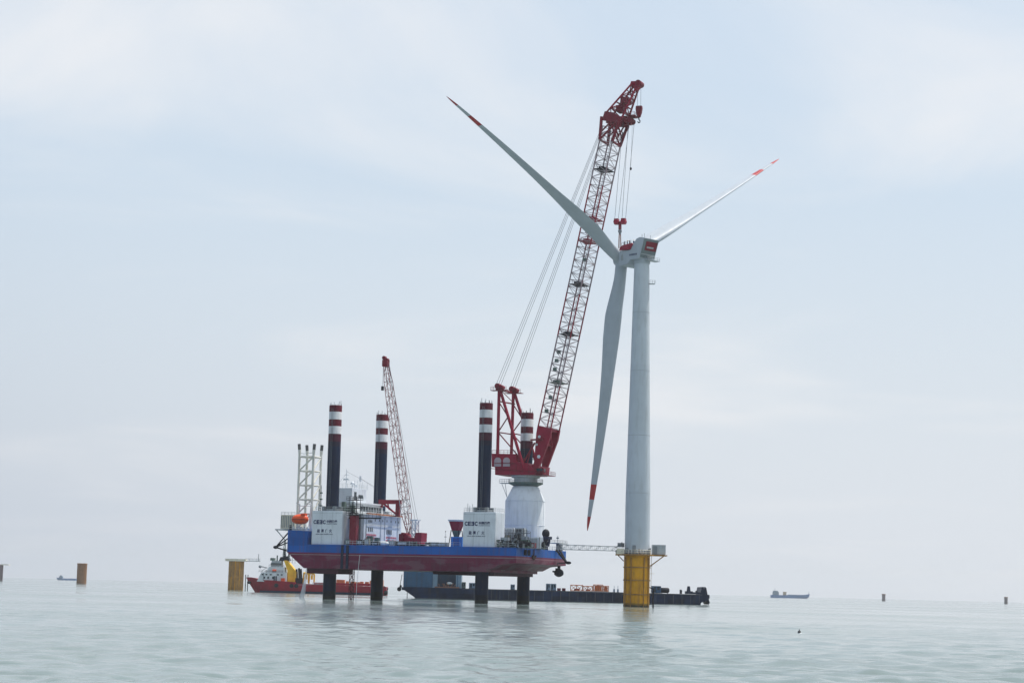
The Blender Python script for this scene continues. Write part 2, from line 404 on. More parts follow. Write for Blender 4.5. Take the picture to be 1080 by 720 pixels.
# haze: the air itself
hm = bpy.data.materials.new('haze_air'); hm.use_nodes = True; ht = hm.node_tree; ht.nodes.clear()
ho = ht.nodes.new('ShaderNodeOutputMaterial'); hv = ht.nodes.new('ShaderNodeVolumePrincipled')
hv.inputs['Color'].default_value = (.90, .94, .97, 1); hv.inputs['Density'].default_value = .000066; hv.inputs['Anisotropy'].default_value = .25
ht.links.new(hv.outputs[0], ho.inputs['Volume'])
hb = MB().box((-11500, -11500, -1.6), (11500, 11500, 135)).build('haze', hm); hb['kind'] = 'stuff'

# ------------------------------------------------------------------ jack-up vessel
DECK = 15.0
VES = thing('jack_up_vessel', 'blue and red jack-up vessel standing on four dark legs with white deckhouses', 'jack-up vessel', O, ROT)
LEN, BEAM = 69.3, 36.6
A_, B_ = 46.2, 29.3                 # leg spacing along and across
LEGS = {'3': (-11.3, 3.6), '1': (-11.3-A_, 3.6), '4': (-11.3, 3.6+B_), '2': (-11.3-A_, 3.6+B_)}
h = MB()
h.prism([(-8.6, 8.4), (-8.6, 9.15), (-7.0, 9.2), (-4.6, 10.4), (0, 10.95), (0, DECK), (-LEN+6.2, DECK), (-LEN+6.2, DECK+3.7), (-LEN, DECK+3.9), (-LEN, 12.7), (-LEN+5.2, 8.6), (-LEN+5.6, 8.4)], 0, BEAM)
h.build('hull', HULL, VES)
# darker skeg box under the bow, rub rail and fender strips on the side
fs = MB()
for px in (361.0, 366.5):
    uu, _ = on(px, 585, 0); fs.box((uu-.35, -.28, 8.5), (uu+.35, -.003, DECK-.1))
fs.build('fender_strip', NAVY, VES)
rr_ = MB().box((-LEN+1, -.14, 12.12), (-.3, -.003, 12.3)); rr_.build('rubbing_strake', mat('pale_strake', (.30, .20, .22), .7, dirt=RUST), VES)
sb = MB().box((-LEN+6.3, .3, 7.0), (-LEN+16, 9, 8.395)); sb.box((-27, 6, 7.55), (-8.9, 34, 8.395)); sb.build('leg_well_collar', mat('collar_dark_maroon', (.045, .006, .018), .6), VES)
# bulwark rails
rl = MB(); rl.rail([(-LEN+6.4, .15, DECK), (-LEN+16.2+.2, .15, DECK)][:1]+[(-LEN+6.5, .15, DECK)], 1.1)
rl = MB()
rl.rail([(-51, .15, DECK), (-16.4, .15, DECK)]); rl.rail([(-6.3, .15, DECK), (-.15, .15, DECK), (-.15, BEAM-.2, DECK)]); rl.rail([(-.15, BEAM-.2, DECK), (-LEN+8, BEAM-.2, DECK)])
rl.rail([(-LEN+.15, .15, DECK+3.9), (-LEN+.15, BEAM-.2, DECK+3.9)]); rl.rail([(-LEN+.15, .15, DECK+3.9), (-LEN+6, .15, DECK+3.75)])
rl.build('guard_rail', LIGHTG, VES)
# legs
for k, (lu, lv) in LEGS.items():
    top = 54.0
    m = MB().lathe([(1.8, -62), (1.8, -.12), (1.72, 0)], 36)
    lg = m.build('leg', LEG, VES, True, (lu, lv, top))
    st = MB()
    for i in range(9):
        t = i*.7; st.tube((1.6*math.cos(t), 1.6*math.sin(t), 0), (1.6*math.cos(t), 1.6*math.sin(t), random.choice((.5, .8, 1.3))), .07, 5)
    st.build('rim_post', GREY, lg)
    # pin holes in two rows facing the camera side, and rungs
    ph = MB()
    for i in range(18):
        z = -14.5 - i*2.1
        for t in (R(-62), R(-118)):
            c = Vector((1.8*math.cos(t), 1.8*math.sin(t), z)); d = Vector((math.cos(t), math.sin(t), 0))
            ph.tube(c-d*.05, c+d*.012, .17, 8)
    ph.build('pin_hole_pattern', DARK, lg, keep=True)
    ld = MB()
    t = R(-90); bx, by = 1.8*math.cos(t), 1.8*math.sin(t)
    for s_ in (-.22, .22): ld.tube((bx+s_, by-.12, -1), (bx+s_, by-.12, -33), .03, 4)
    for i in range(60): ld.tube((bx-.22, by-.12, -1.2-i*.53), (bx+.22, by-.12, -1.2-i*.53), .02, 4)
    ld.build('ladder', GREY, lg)

# jacking houses
def jack_house(lu, lv, near=True):
    v0, v1 = (lv-2.75, lv+3.6)
    hh = MB().box((lu-4.75, v0, DECK+.004), (lu+4.75, v1, DECK+9.4))
    ho_ = hh.build('jacking_house', OFFW, VES, bevel=.12)
    tr = MB()
    tr.rail([(lu-4.6, v0+.1, DECK+9.4), (lu+4.6, v0+.1, DECK+9.4), (lu+4.6, v1-.1, DECK+9.4), (lu-4.6, v1-.1, DECK+9.4), (lu-4.6, v0+.1, DECK+9.4)], 1.1, .035, 1.6)
    for x in (-3.7, -3.1, -2.3): tr.tube((lu+x, v0+.5, DECK+9.4), (lu+x, v0+.5, DECK+9.4+random.uniform(1.6, 2.8)), .07, 5)
    tr.build('roof_rail', LIGHTG, ho_)
    cp = MB()
    for a in range(4):
        t = a*math.pi/2+.78; cp.box((lu+2.45*math.cos(t)-.4, lv+2.45*math.sin(t)-.4, DECK+9.4), (lu+2.45*math.cos(t)+.4, lv+2.45*math.sin(t)+.4, DECK+10.7))
    cp.lathe([(2.35, DECK+9.4), (2.35, DECK+10.0), (2.0, DECK+10.0)], 30, (lu, lv, 0))
    cp.build('leg_guide', GREY, ho_, bevel=.03)
    sm = MB()
    for x in (-1.6, 1.6): sm.box((lu+x-.04, v0-.02, DECK+.2), (lu+x+.04, v0+.01, DECK+9.2))
    sm.box((lu-4.6, v0-.018, DECK+8.75), (lu+4.6, v0+.01, DECK+8.82))
    sm.build('panel_seam', LIGHTG, ho_)
    if near:
        yv = v0-.03; z = DECK
        X = Vector((1, 0, 0))
        # emblem: C, E, mirrored E, C, then the Chinese name with a fine line under it
        wl, hl = .86, 1.12
        for i, (ch_, mir) in enumerate((('C', 0), ('E', 0), ('E', 1), ('C', 0))):
            mm = TEXTB
            place_text(ch_, wl, mm, ho_, (lu-4.25+i*.98, yv, z+5.7), X, mirror=bool(mir), height=hl, bold=.05)
        place_text('中国能建', 3.3, TEXTB, ho_, (lu-.1, yv, z+6.02), X, height=.82, bold=.03)
        place_text('ENERGY CHINA', 3.3, TEXTB, ho_, (lu-.1, yv, z+5.66), X, height=.2, bold=.01)
        for i, c_ in enumerate('能建广火'):
            place_text(c_, .85, TEXTB, ho_, (lu-3.0+i*1.25, yv, z+3.35), X, height=.98, bold=.02)
        place_text('NENG JIAN GUANG HUO', 5.3, TEXTB, ho_, (lu-3.4, yv, z+2.72), X, height=.33, bold=.012)
    return ho_
jack_house(*LEGS['3']); jack_house(*LEGS['1']); jack_house(*LEGS['2'], near=False)
# narrow locker with corrugated doors behind each near house
lk = MB()
u0 = LEGS['1'][0]+4.9
for i in range(11): lk.box((u0+i*.27, 5.6, DECK+.004), (u0+i*.27+.2, 9.2, DECK+8.6))
lk.box((u0, 5.7, DECK+.004), (u0+3.1, 9.1, DECK+8.5)); lk.build('corrugated_wall', GREY, VES)

# accommodation block: wide end face towards the stern
uc, _ = on(383.5, 560, 7.6)
acc = MB().box((uc-8.5, 7.6, DECK+.004), (uc, 31.5, DECK+8.9)).build('accommodation_block', WHITE, VES, bevel=.08)
ub, _ = on(373.5, 535, 9.2)
vb1, _ = onu(404, 535, ub)
brd = MB().box((ub-6.5, 9.2, DECK+8.904), (ub, vb1, DECK+12.0)).build('bridge', WHITE, VES, bevel=.08)
roof = MB().box((ub-7.0, 8.9, DECK+12.004), (ub+.35, vb1+.3, DECK+12.35)).build('roof', OFFW, brd)
MB().box((ub+.003, 12.8, DECK+9.9), (ub+.06, vb1-1.2, DECK+11.3)).build('window_band', GLASS, brd)
mu_ = MB()
for i in range(9):
    yy = 12.8 + (vb1-14)*i/8; mu_.box((ub+.05, yy-.07, DECK+9.85), (ub+.1, yy+.07, DECK+11.35))
mu_.build('window_mullions', WHITE, brd)
og = MB().box((uc+.1, 8.6, DECK+8.91), (uc+.7, 30.8, DECK+9.25)); og.build('orange_coaming', DECKOR, VES)
pr = MB(); pr.rail([(uc+.6, 8, DECK+8.92), (uc+.6, 31.2, DECK+8.92)], 1.1, .035, 1.6); pr.rail([(uc-8, 7.8, DECK+8.92), (uc+.5, 7.8, DECK+8.92)], 1.1, .035, 1.6); pr.build('walkway_rail', LIGHTG, VES)
ut, _ = on(371, 525, 9.5)
vt1, _ = onu(386.5, 525, ut)
top = MB().box((ut-4.6, 9.5, DECK+12.304), (ut, vt1, DECK+16.2)).build('upper_deckhouse', OFFW, VES, bevel=.08)
MB().box((ut+.003, 10.9, DECK+13.0), (ut+.05, 12.3, DECK+15.2)).build('door', GLASS, top)
MB().box((ut+.003, 13.6, DECK+13.6), (ut+.05, 16.3, DECK+14.5)).build('window', GLASS, top)
tr = MB().rail([(ut-4.5, 9.6, DECK+16.2), (ut-.1, 9.6, DECK+16.2), (ut-.1, vt1-.1, DECK+16.2)], 1.2, .035, 1.4); tr.build('roof_rail', LIGHTG, top)
# windows and doors on the end face
def endwin(v, z, w_=.55, hh=.75, m=GLASS, name='window'):
    o_ = MB().box((uc+.003, v-w_/2, z), (uc+.05, v+w_/2, z+hh)).build(name, m, acc); return o_
for z in (DECK+6.6,):
    for v in (10.6, 11.5, 12.4): endwin(v, z)
    for v in (14.6, 17.2, 19.3, 22.0, 24.6, 27.6, 29.6): endwin(v, z+.5, .4, .6)
for v in (10.6, 11.7, 12.8): endwin(v, DECK+4.1, .6, 1.2)
for v in (22.2, 23.1, 24.0, 24.9): endwin(v, DECK+3.7, .55, 1.3)
for v in (14.5, 16.0, 23.0, 26.0): endwin(v, DECK+.3, .9, 2.0, GREY, 'door')
mk_ = MB()
for (va, vb_, z) in ((9.4, 15.6, DECK+2.9), (21.6, 27.8, DECK+2.5)):
    for row in range(2):
        v = va
        while v < vb_:
            s_ = random.uniform(.35, .6); mk_.box((uc+.003, v, z-row*.85), (uc+.03, v+s_, z+.55-row*.85))
            v += s_+.22
mk_.build('wall_lettering', MARK, acc)
pp = MB()
for v in (9.0, 18.0, 20.6, 28.8): pp.tube((uc+.12, v, DECK), (uc+.12, v, DECK+8.8), .09, 6)
pp.tube((uc+.15, 9, DECK+5.9), (uc+.15, 30.5, DECK+5.9), .07, 6)
pp.build('downpipe', LIGHTG, acc)
# side of the accommodation block facing the camera
sd_ = MB()
for k in range(6): sd_.box((uc-8+k*1.35, 7.5, DECK+.3), (uc-7.85+k*1.35, 7.597, DECK+8.6))
for z in (2.9, 5.8): sd_.box((uc-8.4, 7.3, DECK+z), (uc, 7.59, DECK+z+.12))
sd_.build('stiffeners', GREY, acc)
# radar mast and antennas
ms = MB(); mu, mz = on(361.5, 517, 12)
um = ut-3.2
ms.tube((um, 12, DECK+16.2), (um, 12, DECK+21.6), .16, 8, .08); ms.tube((um-1.1, 12, DECK+18.6), (um+1.1, 12, DECK+18.6), .08, 6)
ms.tube((um-.9, 12, DECK+20), (um+.9, 12, DECK+20), .06, 6); ms.box((um-.9, 11.8, DECK+18.7), (um+.7, 12.2, DECK+19.0))
ms.ball((um+1.7, 12.5, DECK+17.6), .6); ms.tube((um+1.7, 12.5, DECK+16.2), (um+1.7, 12.5, DECK+17.2), .15, 8)
for (du, vv_, hh) in ((3.2, 11, 2.2), (2.6, 15.5, 3.3), (3.0, 16.2, 2.0), (1.0, 17, 2.6), (3.6, 18.2, 1.8), (-1, 14, 1.9)):
    ms.tube((um+du, vv_, DECK+16.2), (um+du, vv_, DECK+16.2+hh), .06, 5)
ms.box((um+2.4, 15.3, DECK+18.4), (um+2.9, 15.8, DECK+19.9)); ms.ball((um+2, 14, DECK+17.1), .5)
ms.build('antenna_mast', OFFW, VES)
wr = MB()
for a, b in (((um, 12, DECK+21), (um+6, 18.5, DECK+17)), ((um, 12, DECK+20.4), (um-4, 12, DECK+16)), ((um+2.6, 15.5, DECK+19.4), (um+5.2, 21, DECK+16.4))): wr.tube(a, b, .025, 4)
wr.build('antenna_wire', DARK, VES)
m2 = MB(); m2u, _ = on(338.5, 530, 10)
m2.tube((m2u, 10, DECK+3.7), (m2u, 10, DECK+17), .13, 6, .08)
for z in (11, 12.8, 14.6): m2.box((m2u-.35, 9.8, DECK+z), (m2u+.35, 10.2, DECK+z+.4))
m2.build('navigation_mast', GREEN, VES)
# scaffold platforms round the red deck column
uo, _ = on(373.3, 560, 2.6)
rc = MB().box((uo-1.0, 1.6, DECK), (uo+1.0, 3.6, DECK+8.2)); rc.build('red_column', DKRED, VES, bevel=.1)
sc = MB()
for z in (8.25, 10.2, 12.4):
    sc.box((uo-1.9, 1.2, DECK+z), (uo+1.7, 4.2, DECK+z+.12)); sc.rail([(uo-1.9, 1.2, DECK+z), (uo+1.7, 1.2, DECK+z), (uo+1.7, 4.2, DECK+z)], 1.0, .05, 1.2)
for x in (-1.2, 0, 1.2):
    for y in (1.5, 3.6): sc.tube((uo+x, y, DECK+8.2), (uo+x, y, DECK+13.4), .09, 6)
sc.tube((uo-1.2, 1.5, DECK+8.2), (uo+1.2, 1.5, DECK+10.4), .06, 5); sc.tube((uo+1.2, 1.5, DECK+8.2), (uo-1.2, 1.5, DECK+10.4), .06, 5)
sc.box((uo-6.2, 5, DECK+8.9), (uo-1.0, 7, DECK+9.15)); sc.box((uo-5.8, 4.6, DECK+7.4), (uo+7, 5.2, DECK+7.8))
sc.rail([(uo-6, 5, DECK+9.15), (uo-1, 5, DECK+9.15)], 1.1, .05, 1.2); sc.rail([(uo+1, 4.6, DECK+7.8), (uo+7, 4.6, DECK+7.8)], 1.1, .05, 1.2)
sc.build('scaffold_platform', DARK, VES)
bxs = MB()
for (x, y, z, a, b, c) in ((-5.4, 6, 9.2, 1.6, 1.2, 1.5), (-3.4, 6, 9.2, 1.3, 1.2, 2.0), (-6.5, 7, 9.2, 1.0, 1, 3), (2.2, 6.2, .1, 1.6, 1, 2.6), (4.6, 6.2, .1, 1.2, 1, 2.2)):
    bxs.box((uo+x, y, DECK+z), (uo+x+a, y+b, DECK+z+c))
bxs.build('deck_boxes', GREEN, VES, bevel=.05)

# bow: cream louvred housing, platform
cb, cz = on(304, 540, 12)
ch_ = MB().box((cb-2.4, 12, DECK+4.6), (cb+2.3, 19, DECK+8.6)); cho = ch_.build('louvred_housing', CREAM, VES, bevel=.05)
lv_ = MB()
for i in range(8): lv_.box((cb-2.2+i*.57, 11.93, DECK+5), (cb-2.0+i*.57, 11.997, DECK+8.3))
lv_.build('louvres', GREY, cho)
lv_ = MB(); lv_.rail([(cb-2.3, 12.1, DECK+8.6), (cb+2.2, 12.1, DECK+8.6)], .8, .06, 1.0); lv_.box((cb-3.8, 11.4, DECK+4.2), (cb+3.4, 19.4, DECK+4.5))
lv_.tube((cb-3.6, 12, DECK+4.2), (cb-.5, 12, DECK+1.2), .15, 6); lv_.tube((cb+1, 12, DECK+4.2), (cb+1, 12, DECK+3), .2, 6)
lv_.build('bow_platform', LIGHTG, VES)
# mooring / anchor frames at both ends
af = MB(); z0 = DECK
e = Vector((-LEN-4.6, 1.6, DECK-.9))
af.tube((-LEN-.1, .8, z0+3.4), e, .2, 8); af.tube((-LEN-.1, 1.2, z0+.6), e, .17, 8); af.tube((-LEN-.1, 1.0, z0-2.0), e, .2, 8); af.tube((-LEN-.1, 4, z0+3.0), e, .17, 8)
af.ball(tuple(e), .6, (1.3, 1, .8)); af.tube((-LEN+.4, .7, z0+3.8), (-LEN+.4, .7, z0+5.3), .38, 8)
af.build('anchor_rack', DARK, VES)
af = MB(); e = Vector((2.6, BEAM-6, DECK-3.3))
af.tube((.1, BEAM-8, z0+.2), e, .28, 8); af.tube((.1, BEAM-5, z0+.2), e, .28, 8); af.tube((.1, BEAM-7, z0-3.6), e, .16, 8); af.ball(tuple(e+Vector((.5, 0, 0))), .55, (1.6, 1, .8))
af.build('anchor_rack', DARK, VES)
tp = MB(); tu = -1.5; tv, _ = onu(589.5, 600, tu)
tp.tube((tu, tv, 10.9), (tu, tv, 9.6), .45, 10); tp.ball((tu, tv, 8.9), 1.15, (1.25, 1, 1)); tp.lathe([(1.2, -.35), (1.35, 0), (1.2, .35)], 20, (tu, tv, 8.6))
tp.box((tu-.9, tv-.5, 9.1), (tu+.2, tv+.5, 10.2)); tp.tube((tu-1.9, tv, 9.3), (tu, tv, 9.0), .25, 8)
tp.build('thruster_pod', DARK, VES)
# water intake tower and hoses under the hull
iu, _ = on(370.8, 615, 1.2)
it = MB(); a4 = [(iu-.5, .7, 0), (iu+.5, .7, 0), (iu+.5, 1.7, 0), (iu-.5, 1.7, 0)]
lattice(it, it, [(x, y, -2) for x, y, _ in a4], [(x, y, 8.38) for x, y, _ in a4], 10, .09, .055)
it.build('intake_tower', mat('intake_brown', (.06, .012, .018), .7), VES)
hu, hz_ = on(379.5, 585, -.3); hu2, _ = on(375.5, 629, -.3)
hs = MB().path([(hu, -.3, 12.4), (hu-.25, -.3, 9.5), (hu2+.1, -.3, 4), (hu2, -.3, -.5)], .07, 6); hs.build('hose', WHITE, VES)

# deck clutter as parts of the vessel's working deck: winches and pipe runs
def winch(u, v, s=1.0, m=GREEN):
    t = thing('deck_winch', '', 'winch', W(u, v, DECK), ROT)
    fr = MB().box((-1.1*s, -.9*s, 0), (1.1*s, .9*s, .3*s)); fr.box((-1.1*s, -.15*s, .3*s), (-.9*s, .15*s, 1.6*s)); fr.box((.9*s, -.15*s, .3*s), (1.1*s, .15*s, 1.6*s)); fr.build('frame', m, t)
    dr = MB().tube((-.85*s, 0, 1.2*s), (.85*s, 0, 1.2*s), .55*s, 14); dr.tube((-.88*s, 0, 1.2*s), (-.76*s, 0, 1.2*s), .85*s, 16); dr.tube((.76*s, 0, 1.2*s), (.88*s, 0, 1.2*s), .85*s, 16); dr.build('drum', DARK, t)
    return t
GRPW = 'mooring winches on the jack-up deck'

# ------------------------------------------------------------------ items standing on the deck
def crate(name, label, cat, px, v, zoff, w_, d_, h_, m, group=None, doors=True, m2=None):
    u, _ = on(px, 575, v)
    t = thing(name, label, cat, W(u, v, DECK+zoff), ROT, group)
    b = MB().box((-w_/2, 0, .12), (w_/2, d_, h_)).build('body', m, t, bevel=.05)
    fr = MB()
    for x in (-w_/2, w_/2-.12):
        for y in (-.03, d_-.09): fr.box((x-.02, y, 0), (x+.14, y+.12, h_+.03))
    fr.build('frame', m2 or GREY, t)
    if doors:
        dd = MB()
        dd.box((-w_*.30, -.035, .35), (-.05, -.002, h_-.3)); dd.box((.05, -.035, .35), (w_*.30, -.002, h_-.3)); dd.build('door', m2 or LIGHTG, t)
    return t
crate('shipping_container', 'bright blue container on deck just left of the right white deckhouse', 'container', 481, 9, 0, 3.2, 2.4, 2.9, SKYB, m2=BLUE)
crate('equipment_cabinet', 'pale grey cabinet with open frame beside the right white deckhouse', 'cabinet', 531.5, 2.2, 0, 2.0, 1.6, 2.7, LIGHTG)
crate('equipment_cabinet', 'tall grey cabinet standing in front of the big crane pedestal, left one', 'cabinet', 536.5, 12, 1.0, 2.6, 1.8, 4.6, OFFW)
crate('equipment_cabinet', 'tall grey cabinet with dark panel in front of the crane pedestal, middle one', 'cabinet', 546.5, 13, 1.0, 3.0, 1.8, 4.6, LIGHTG, m2=DARK)
crate('equipment_cabinet', 'low grey cabinet at the right foot of the crane pedestal', 'cabinet', 563, 14, .0, 3.4, 2.0, 3.2, OFFW)
crate('generator_set', 'dark green generator box among the machinery before the crane pedestal', 'generator', 552, 3, 0, 2.4, 1.5, 2.2, GREEN, m2=DARK)
crate('paint_locker', 'rusty red locker low on the deck near the stern rail', 'locker', 561, 7, 0, 1.6, 1.2, 1.5, DKRED)
crate('tool_box', 'small khaki deck box right of the white deck crane', 'deck box', 457, 4, 0, 2.2, 1.2, 1.2, KHAKI)
crate('tool_box', 'long khaki deck box between the deck crane and the blue container', 'deck box', 465.5, 4, 0, 3.4, 1.2, 1.1, KHAKI)
crate('tool_box', 'low dark box under the deck crane boom foot', 'deck box', 424, 2, 0, 4.4, 1.2, 1.3, DARK)
crate('tool_box', 'dark green box on deck at the foot of the red column', 'deck box', 366.5, 1.6, 0, 1.6, 1.0, 1.6, GREEN)
crate('tool_box', 'dark steel box on deck right beside the red column', 'deck box', 379, 1.2, 0, 2.0, 1.0, 1.5, DARK)
crate('tool_box', 'khaki box below the grey side wall of the accommodation', 'deck box', 386.5, 1.4, 0, 1.4, 1.0, 1.9, KHAKI)
crate('tool_box', 'dark low box on deck below the accommodation windows', 'deck box', 395, 1.4, 0, 2.6, 1.0, 1.0, DARK)
crate('tool_box', 'grey box at the right foot of the accommodation end wall', 'deck box', 413, 1.4, 0, 1.7, 1.0, 1.4, GREY)
t = thing('inflatable_tender', 'white rounded boat cover on deck below the accommodation windows', 'boat cover', W(on(404, 575, 3)[0], 3, DECK), ROT)
MB().ball((0, 0, .55), 1, (2.0, .8, .75)).build('cover', WHITE, t, True); MB().box((-1.6, -.5, 0), (1.6, .5, .15)).build('cradle', GREY, t)
for (px, v, s_, lab) in ((541, 2.2, 1.0, 'dark winch left of centre among the machinery at the foot of the crane pedestal'),
                        (556.5, 2.6, .9, 'dark winch to the right of the green generator near the stern corner'),
                        (570, 16, 1.1, 'dark winch near the middle of the stern edge'),
                        (437, 2.5, .7, 'small green winch behind the rail below the white deck crane'),
                        (451, 2.5, .6, 'small green winch behind the rail left of the khaki deck boxes')):
    t = winch(on(px, 575, v)[0], v, s_); t['label'] = lab; t['group'] = GRPW
# manifold frames, valves and hose reels packed round the foot of the pedestal
rs_ = random.Random(11)
for i, (px, v, w_, h_, lab) in enumerate((
        (527.5, 1.4, 1.5, 2.0, 'dark pipe manifold frame at the right wall of the right white deckhouse'),
        (534.5, 1.3, 2.2, 1.7, 'dark pipe manifold frame in front of the tall grey cabinets'),
        (544.5, 1.2, 2.0, 2.5, 'tall dark valve frame at the near stern corner of the deck'))):
    t = thing('pipe_manifold', lab, 'pipe manifold', W(on(px, 575, v)[0], v, DECK), ROT, 'pipe manifolds round the crane pedestal')
    b = MB()
    for x in (-w_/2, 0, w_/2):
        for y in (-.4, .5): b.tube((x, y, 0), (x, y, h_), .08, 6)
    for z in (h_*.35, h_*.7, h_): b.tube((-w_/2, -.4, z), (w_/2, -.4, z), .09, 6); b.tube((-w_/2, .5, z), (w_/2, .5, z), .07, 6)
    b.build('frame', DARK, t, keep=True)
    b = MB()
    for k in range(7): x = rs_.uniform(-w_/2, w_/2); z = rs_.uniform(.3, h_-.2); b.tube((x, -.6, z), (x+rs_.uniform(-.2, .2), .3, z+rs_.uniform(-.2, .2)), rs_.uniform(.14, .3), 10)
    b.build('valve', rs_.choice((GREY, GREEN, LIGHTG)), t, keep=True)
for px, v, lab in ((550, .9, 'dark hose reel on the near stern corner right of the valve frame'), (558.5, 4.5, 'dark hose reel on the stern edge under the low grey cabinet'), (566.5, 9, 'dark hose reel on the stern edge left of the black capstan')):
    u_ = on(px, 575, v)[0] if px < 551 else -.9
    v_ = v if px < 551 else onu(px, 577, -.9)[0]
    t = thing('hose_reel', lab, 'hose reel', W(u_, v_, DECK), ROT, 'hose reels along the stern edge')
    MB().tube((-.5, 0, .95), (.5, 0, .95), .8, 16).build('reel', DARK, t); MB().box((-.7, -.6, 0), (-.55, .6, 1.1)).box((.55, -.6, 0), (.7, .6, 1.1)).build('stand', GREY, t, keep=True)
# steel access scaffold in front of the pedestal
su0 = on(530, 575, 9)[0]; su1 = on(573, 575, 9)[0]-.4
t = thing('access_scaffold', 'rusty grey scaffold frame with two walkways in front of the crane pedestal', 'scaffold', W(su0, 9, DECK), ROT)
Ls = min(su1, -.4)-su0
b = MB()
for k in range(8):
    x = Ls*k/7
    for y in (0, 1.6): b.tube((x, y, 0), (x, y, 4.6 if k % 3 else 5.2), .09, 6)
for z in (2.1, 4.2):
    for y in (0, 1.6): b.tube((0, y, z), (Ls, y, z), .08, 6); b.tube((0, y, z+.6), (Ls, y, z+.6), .05, 6)
for k in (0, 3, 5): b.tube((Ls*k/7, 0, 2.1), (Ls*(k+1)/7, 0, 4.2), .06, 5)
b.build('frame', GREY, t)
b = MB().box((0, .05, 2.0), (Ls, 1.55, 2.08)); b.build('walkway', DARK, t); b = MB().box((0, .05, 4.1), (Ls, 1.55, 4.18)); b.build('walkway', DARK, t)
for k, (x, z, w_, h_, m_) in enumerate(((.6, 2.1, 1.3, 1.5, KHAKI), (3.2, 2.1, 1.0, 1.7, DARK), (5.3, 2.1, 1.6, 1.2, LIGHTG), (7.6, 2.1, .9, 1.4, GREEN), (1.6, .1, 1.8, 1.5, DARK), (5.0, .1, 1.5, 1.4, GREEN), (8.0, .1, 1.4, 1.6, KHAKI))):
    if x+w_ < Ls: MB().box((x, .3, z), (x+w_, 1.3, z+h_)).build('equipment_box', m_, t, bevel=.04)
# gear hung over the stern face
va_, _ = onu(563, 582, .2)
t = thing('hanging_anchor', 'dark rusty anchor stowed against the blue stern face', 'anchor', W(.25, va_, DECK-2.6), ROT)
MB().tube((0, 0, .1), (0, 0, 2.5), .16, 8).build('shank', mat('rusty_anchor', (.07, .04, .03), .8), t)
MB().prism([(-1.3, .9), (-.9, .1), (0, -.3), (.9, .1), (1.3, .9), (.7, .5), (0, .4), (-.7, .5)], -.15, .25, 'x').build('flukes', mat('rusty_anchor', (0, 0, 0)), t)
for px, lab in ((553.5, 'black rubber fender hanging on the stern face near its corner'), (557.5, 'black rubber fender hanging on the stern face beside the anchor')):
    va_, _ = onu(px, 580, .2); t = thing('rubber_fender', lab, 'fender', W(.42, va_, DECK-1.9), ROT, 'fenders on the stern face')
    MB().tube((0, 0, 0), (0, 0, 1.5), .38, 12).build('tube', DARK, t, True); MB().tube((0, 0, 1.5), (-.2, 0, 2.4), .04, 5).build('chain', GREY, t)
# black winch post and stern platform
u, _ = on(575.5, 570, 24)
t = thing('mooring_capstan_post', 'black bulky post on the stern right of the crane pedestal', 'capstan', W(-2.2, onu(575.5, 570, -2.2)[0], DECK), ROT)
MB().tube((0, 0, 0), (0, 0, 3.2), .8, 12, .55).build('base', DARK, t)
MB().ball((0, 0, 4.6), 1.1, (1, 1, 1.15)).tube((0, 0, 2.6), (0, 0, 4.5), .7, 12).build('drum', DARK, t, True)
MB().box((-.3, -1.2, 3.0), (1.4, 1.3, 3.8)).tube((.8, 0, 1), (1.2, 0, 3.4), .35, 8).build('motor', NAVY, t)
t = thing('gangway_stand', 'grey platform on a post at the stern corner carrying the gangway end', 'platform', W(-1.3, onu(588, 577, -1.3)[0], DECK), ROT)
b = MB(); b.tube((0, 0, 0), (0, 0, 2.0), .45, 10); b.box((-.6, 1.4, 0), (.6, 2.4, 1.9)); b.build('post', GREY, t)
b = MB().box((-1.4, -2.5, 2.0), (1.5, 3.9, 2.25)); b.build('deck', LIGHTG, t)
b = MB().rail([(-1.3, -2.4, 2.25), (1.4, -2.4, 2.25), (1.4, 3.8, 2.25)], .7, .04, 1.2); b.tube((0, 0, 2.2), (0, 0, 4.2), .08, 6); b.box((-.3, -.3, 3.4), (.3, .3, 3.8)); b.build('rail', GREY, t)
# funnel-shaped red hopper
hu_, _ = on(481.5, 560, 13)
t = thing('red_hopper', 'red inverted hopper with white rim left of the right deckhouse', 'hopper', W(hu_, 13, DECK), ROT)
def frus(x0, x1, z0, z1, d0, d1):
    return [[(-x0, -d0, z0), (x0, -d0, z0), (x0, d0, z0), (-x0, d0, z0)], [(-x1, -d1, z1), (x1, -d1, z1), (x1, d1, z1), (-x1, d1, z1)]]
MB().rings(frus(1.0, 1.65, 4.7, 7.2, 1.0, 1.65)).build('bin', RED, t)
MB().rings(frus(1.75, 1.9, 7.204, 7.65, 1.75, 1.9)).build('rim', WHITE, t)
b = MB().rings(frus(.45, 1.0, 2.7, 4.696, .45, 1.0)); b.build('chute', GREEN, t)
b = MB()
for x in (-1.6, 1.6):
    for y in (-1.6, 1.6): b.tube((x, y, 0), (x*.7, y*.7, 4.8), .12, 6)
b.build('support_frame', DARK, t)
# thin flag / light mast on deck
t = thing('light_mast', 'thin grey mast on deck left of the blue container', 'mast', W(on(469.5, 575, 3)[0], 3, DECK), ROT)
MB().tube((0, 0, 0), (0, 0, 4.0), .07, 6, .04).build('pole', GREY, t); MB().box((-.3, -.1, 2.6), (.3, .1, 2.75)).tube((0, 0, 4), (0, 0, 4.25), .14, 8).build('lamp', DARK, t)
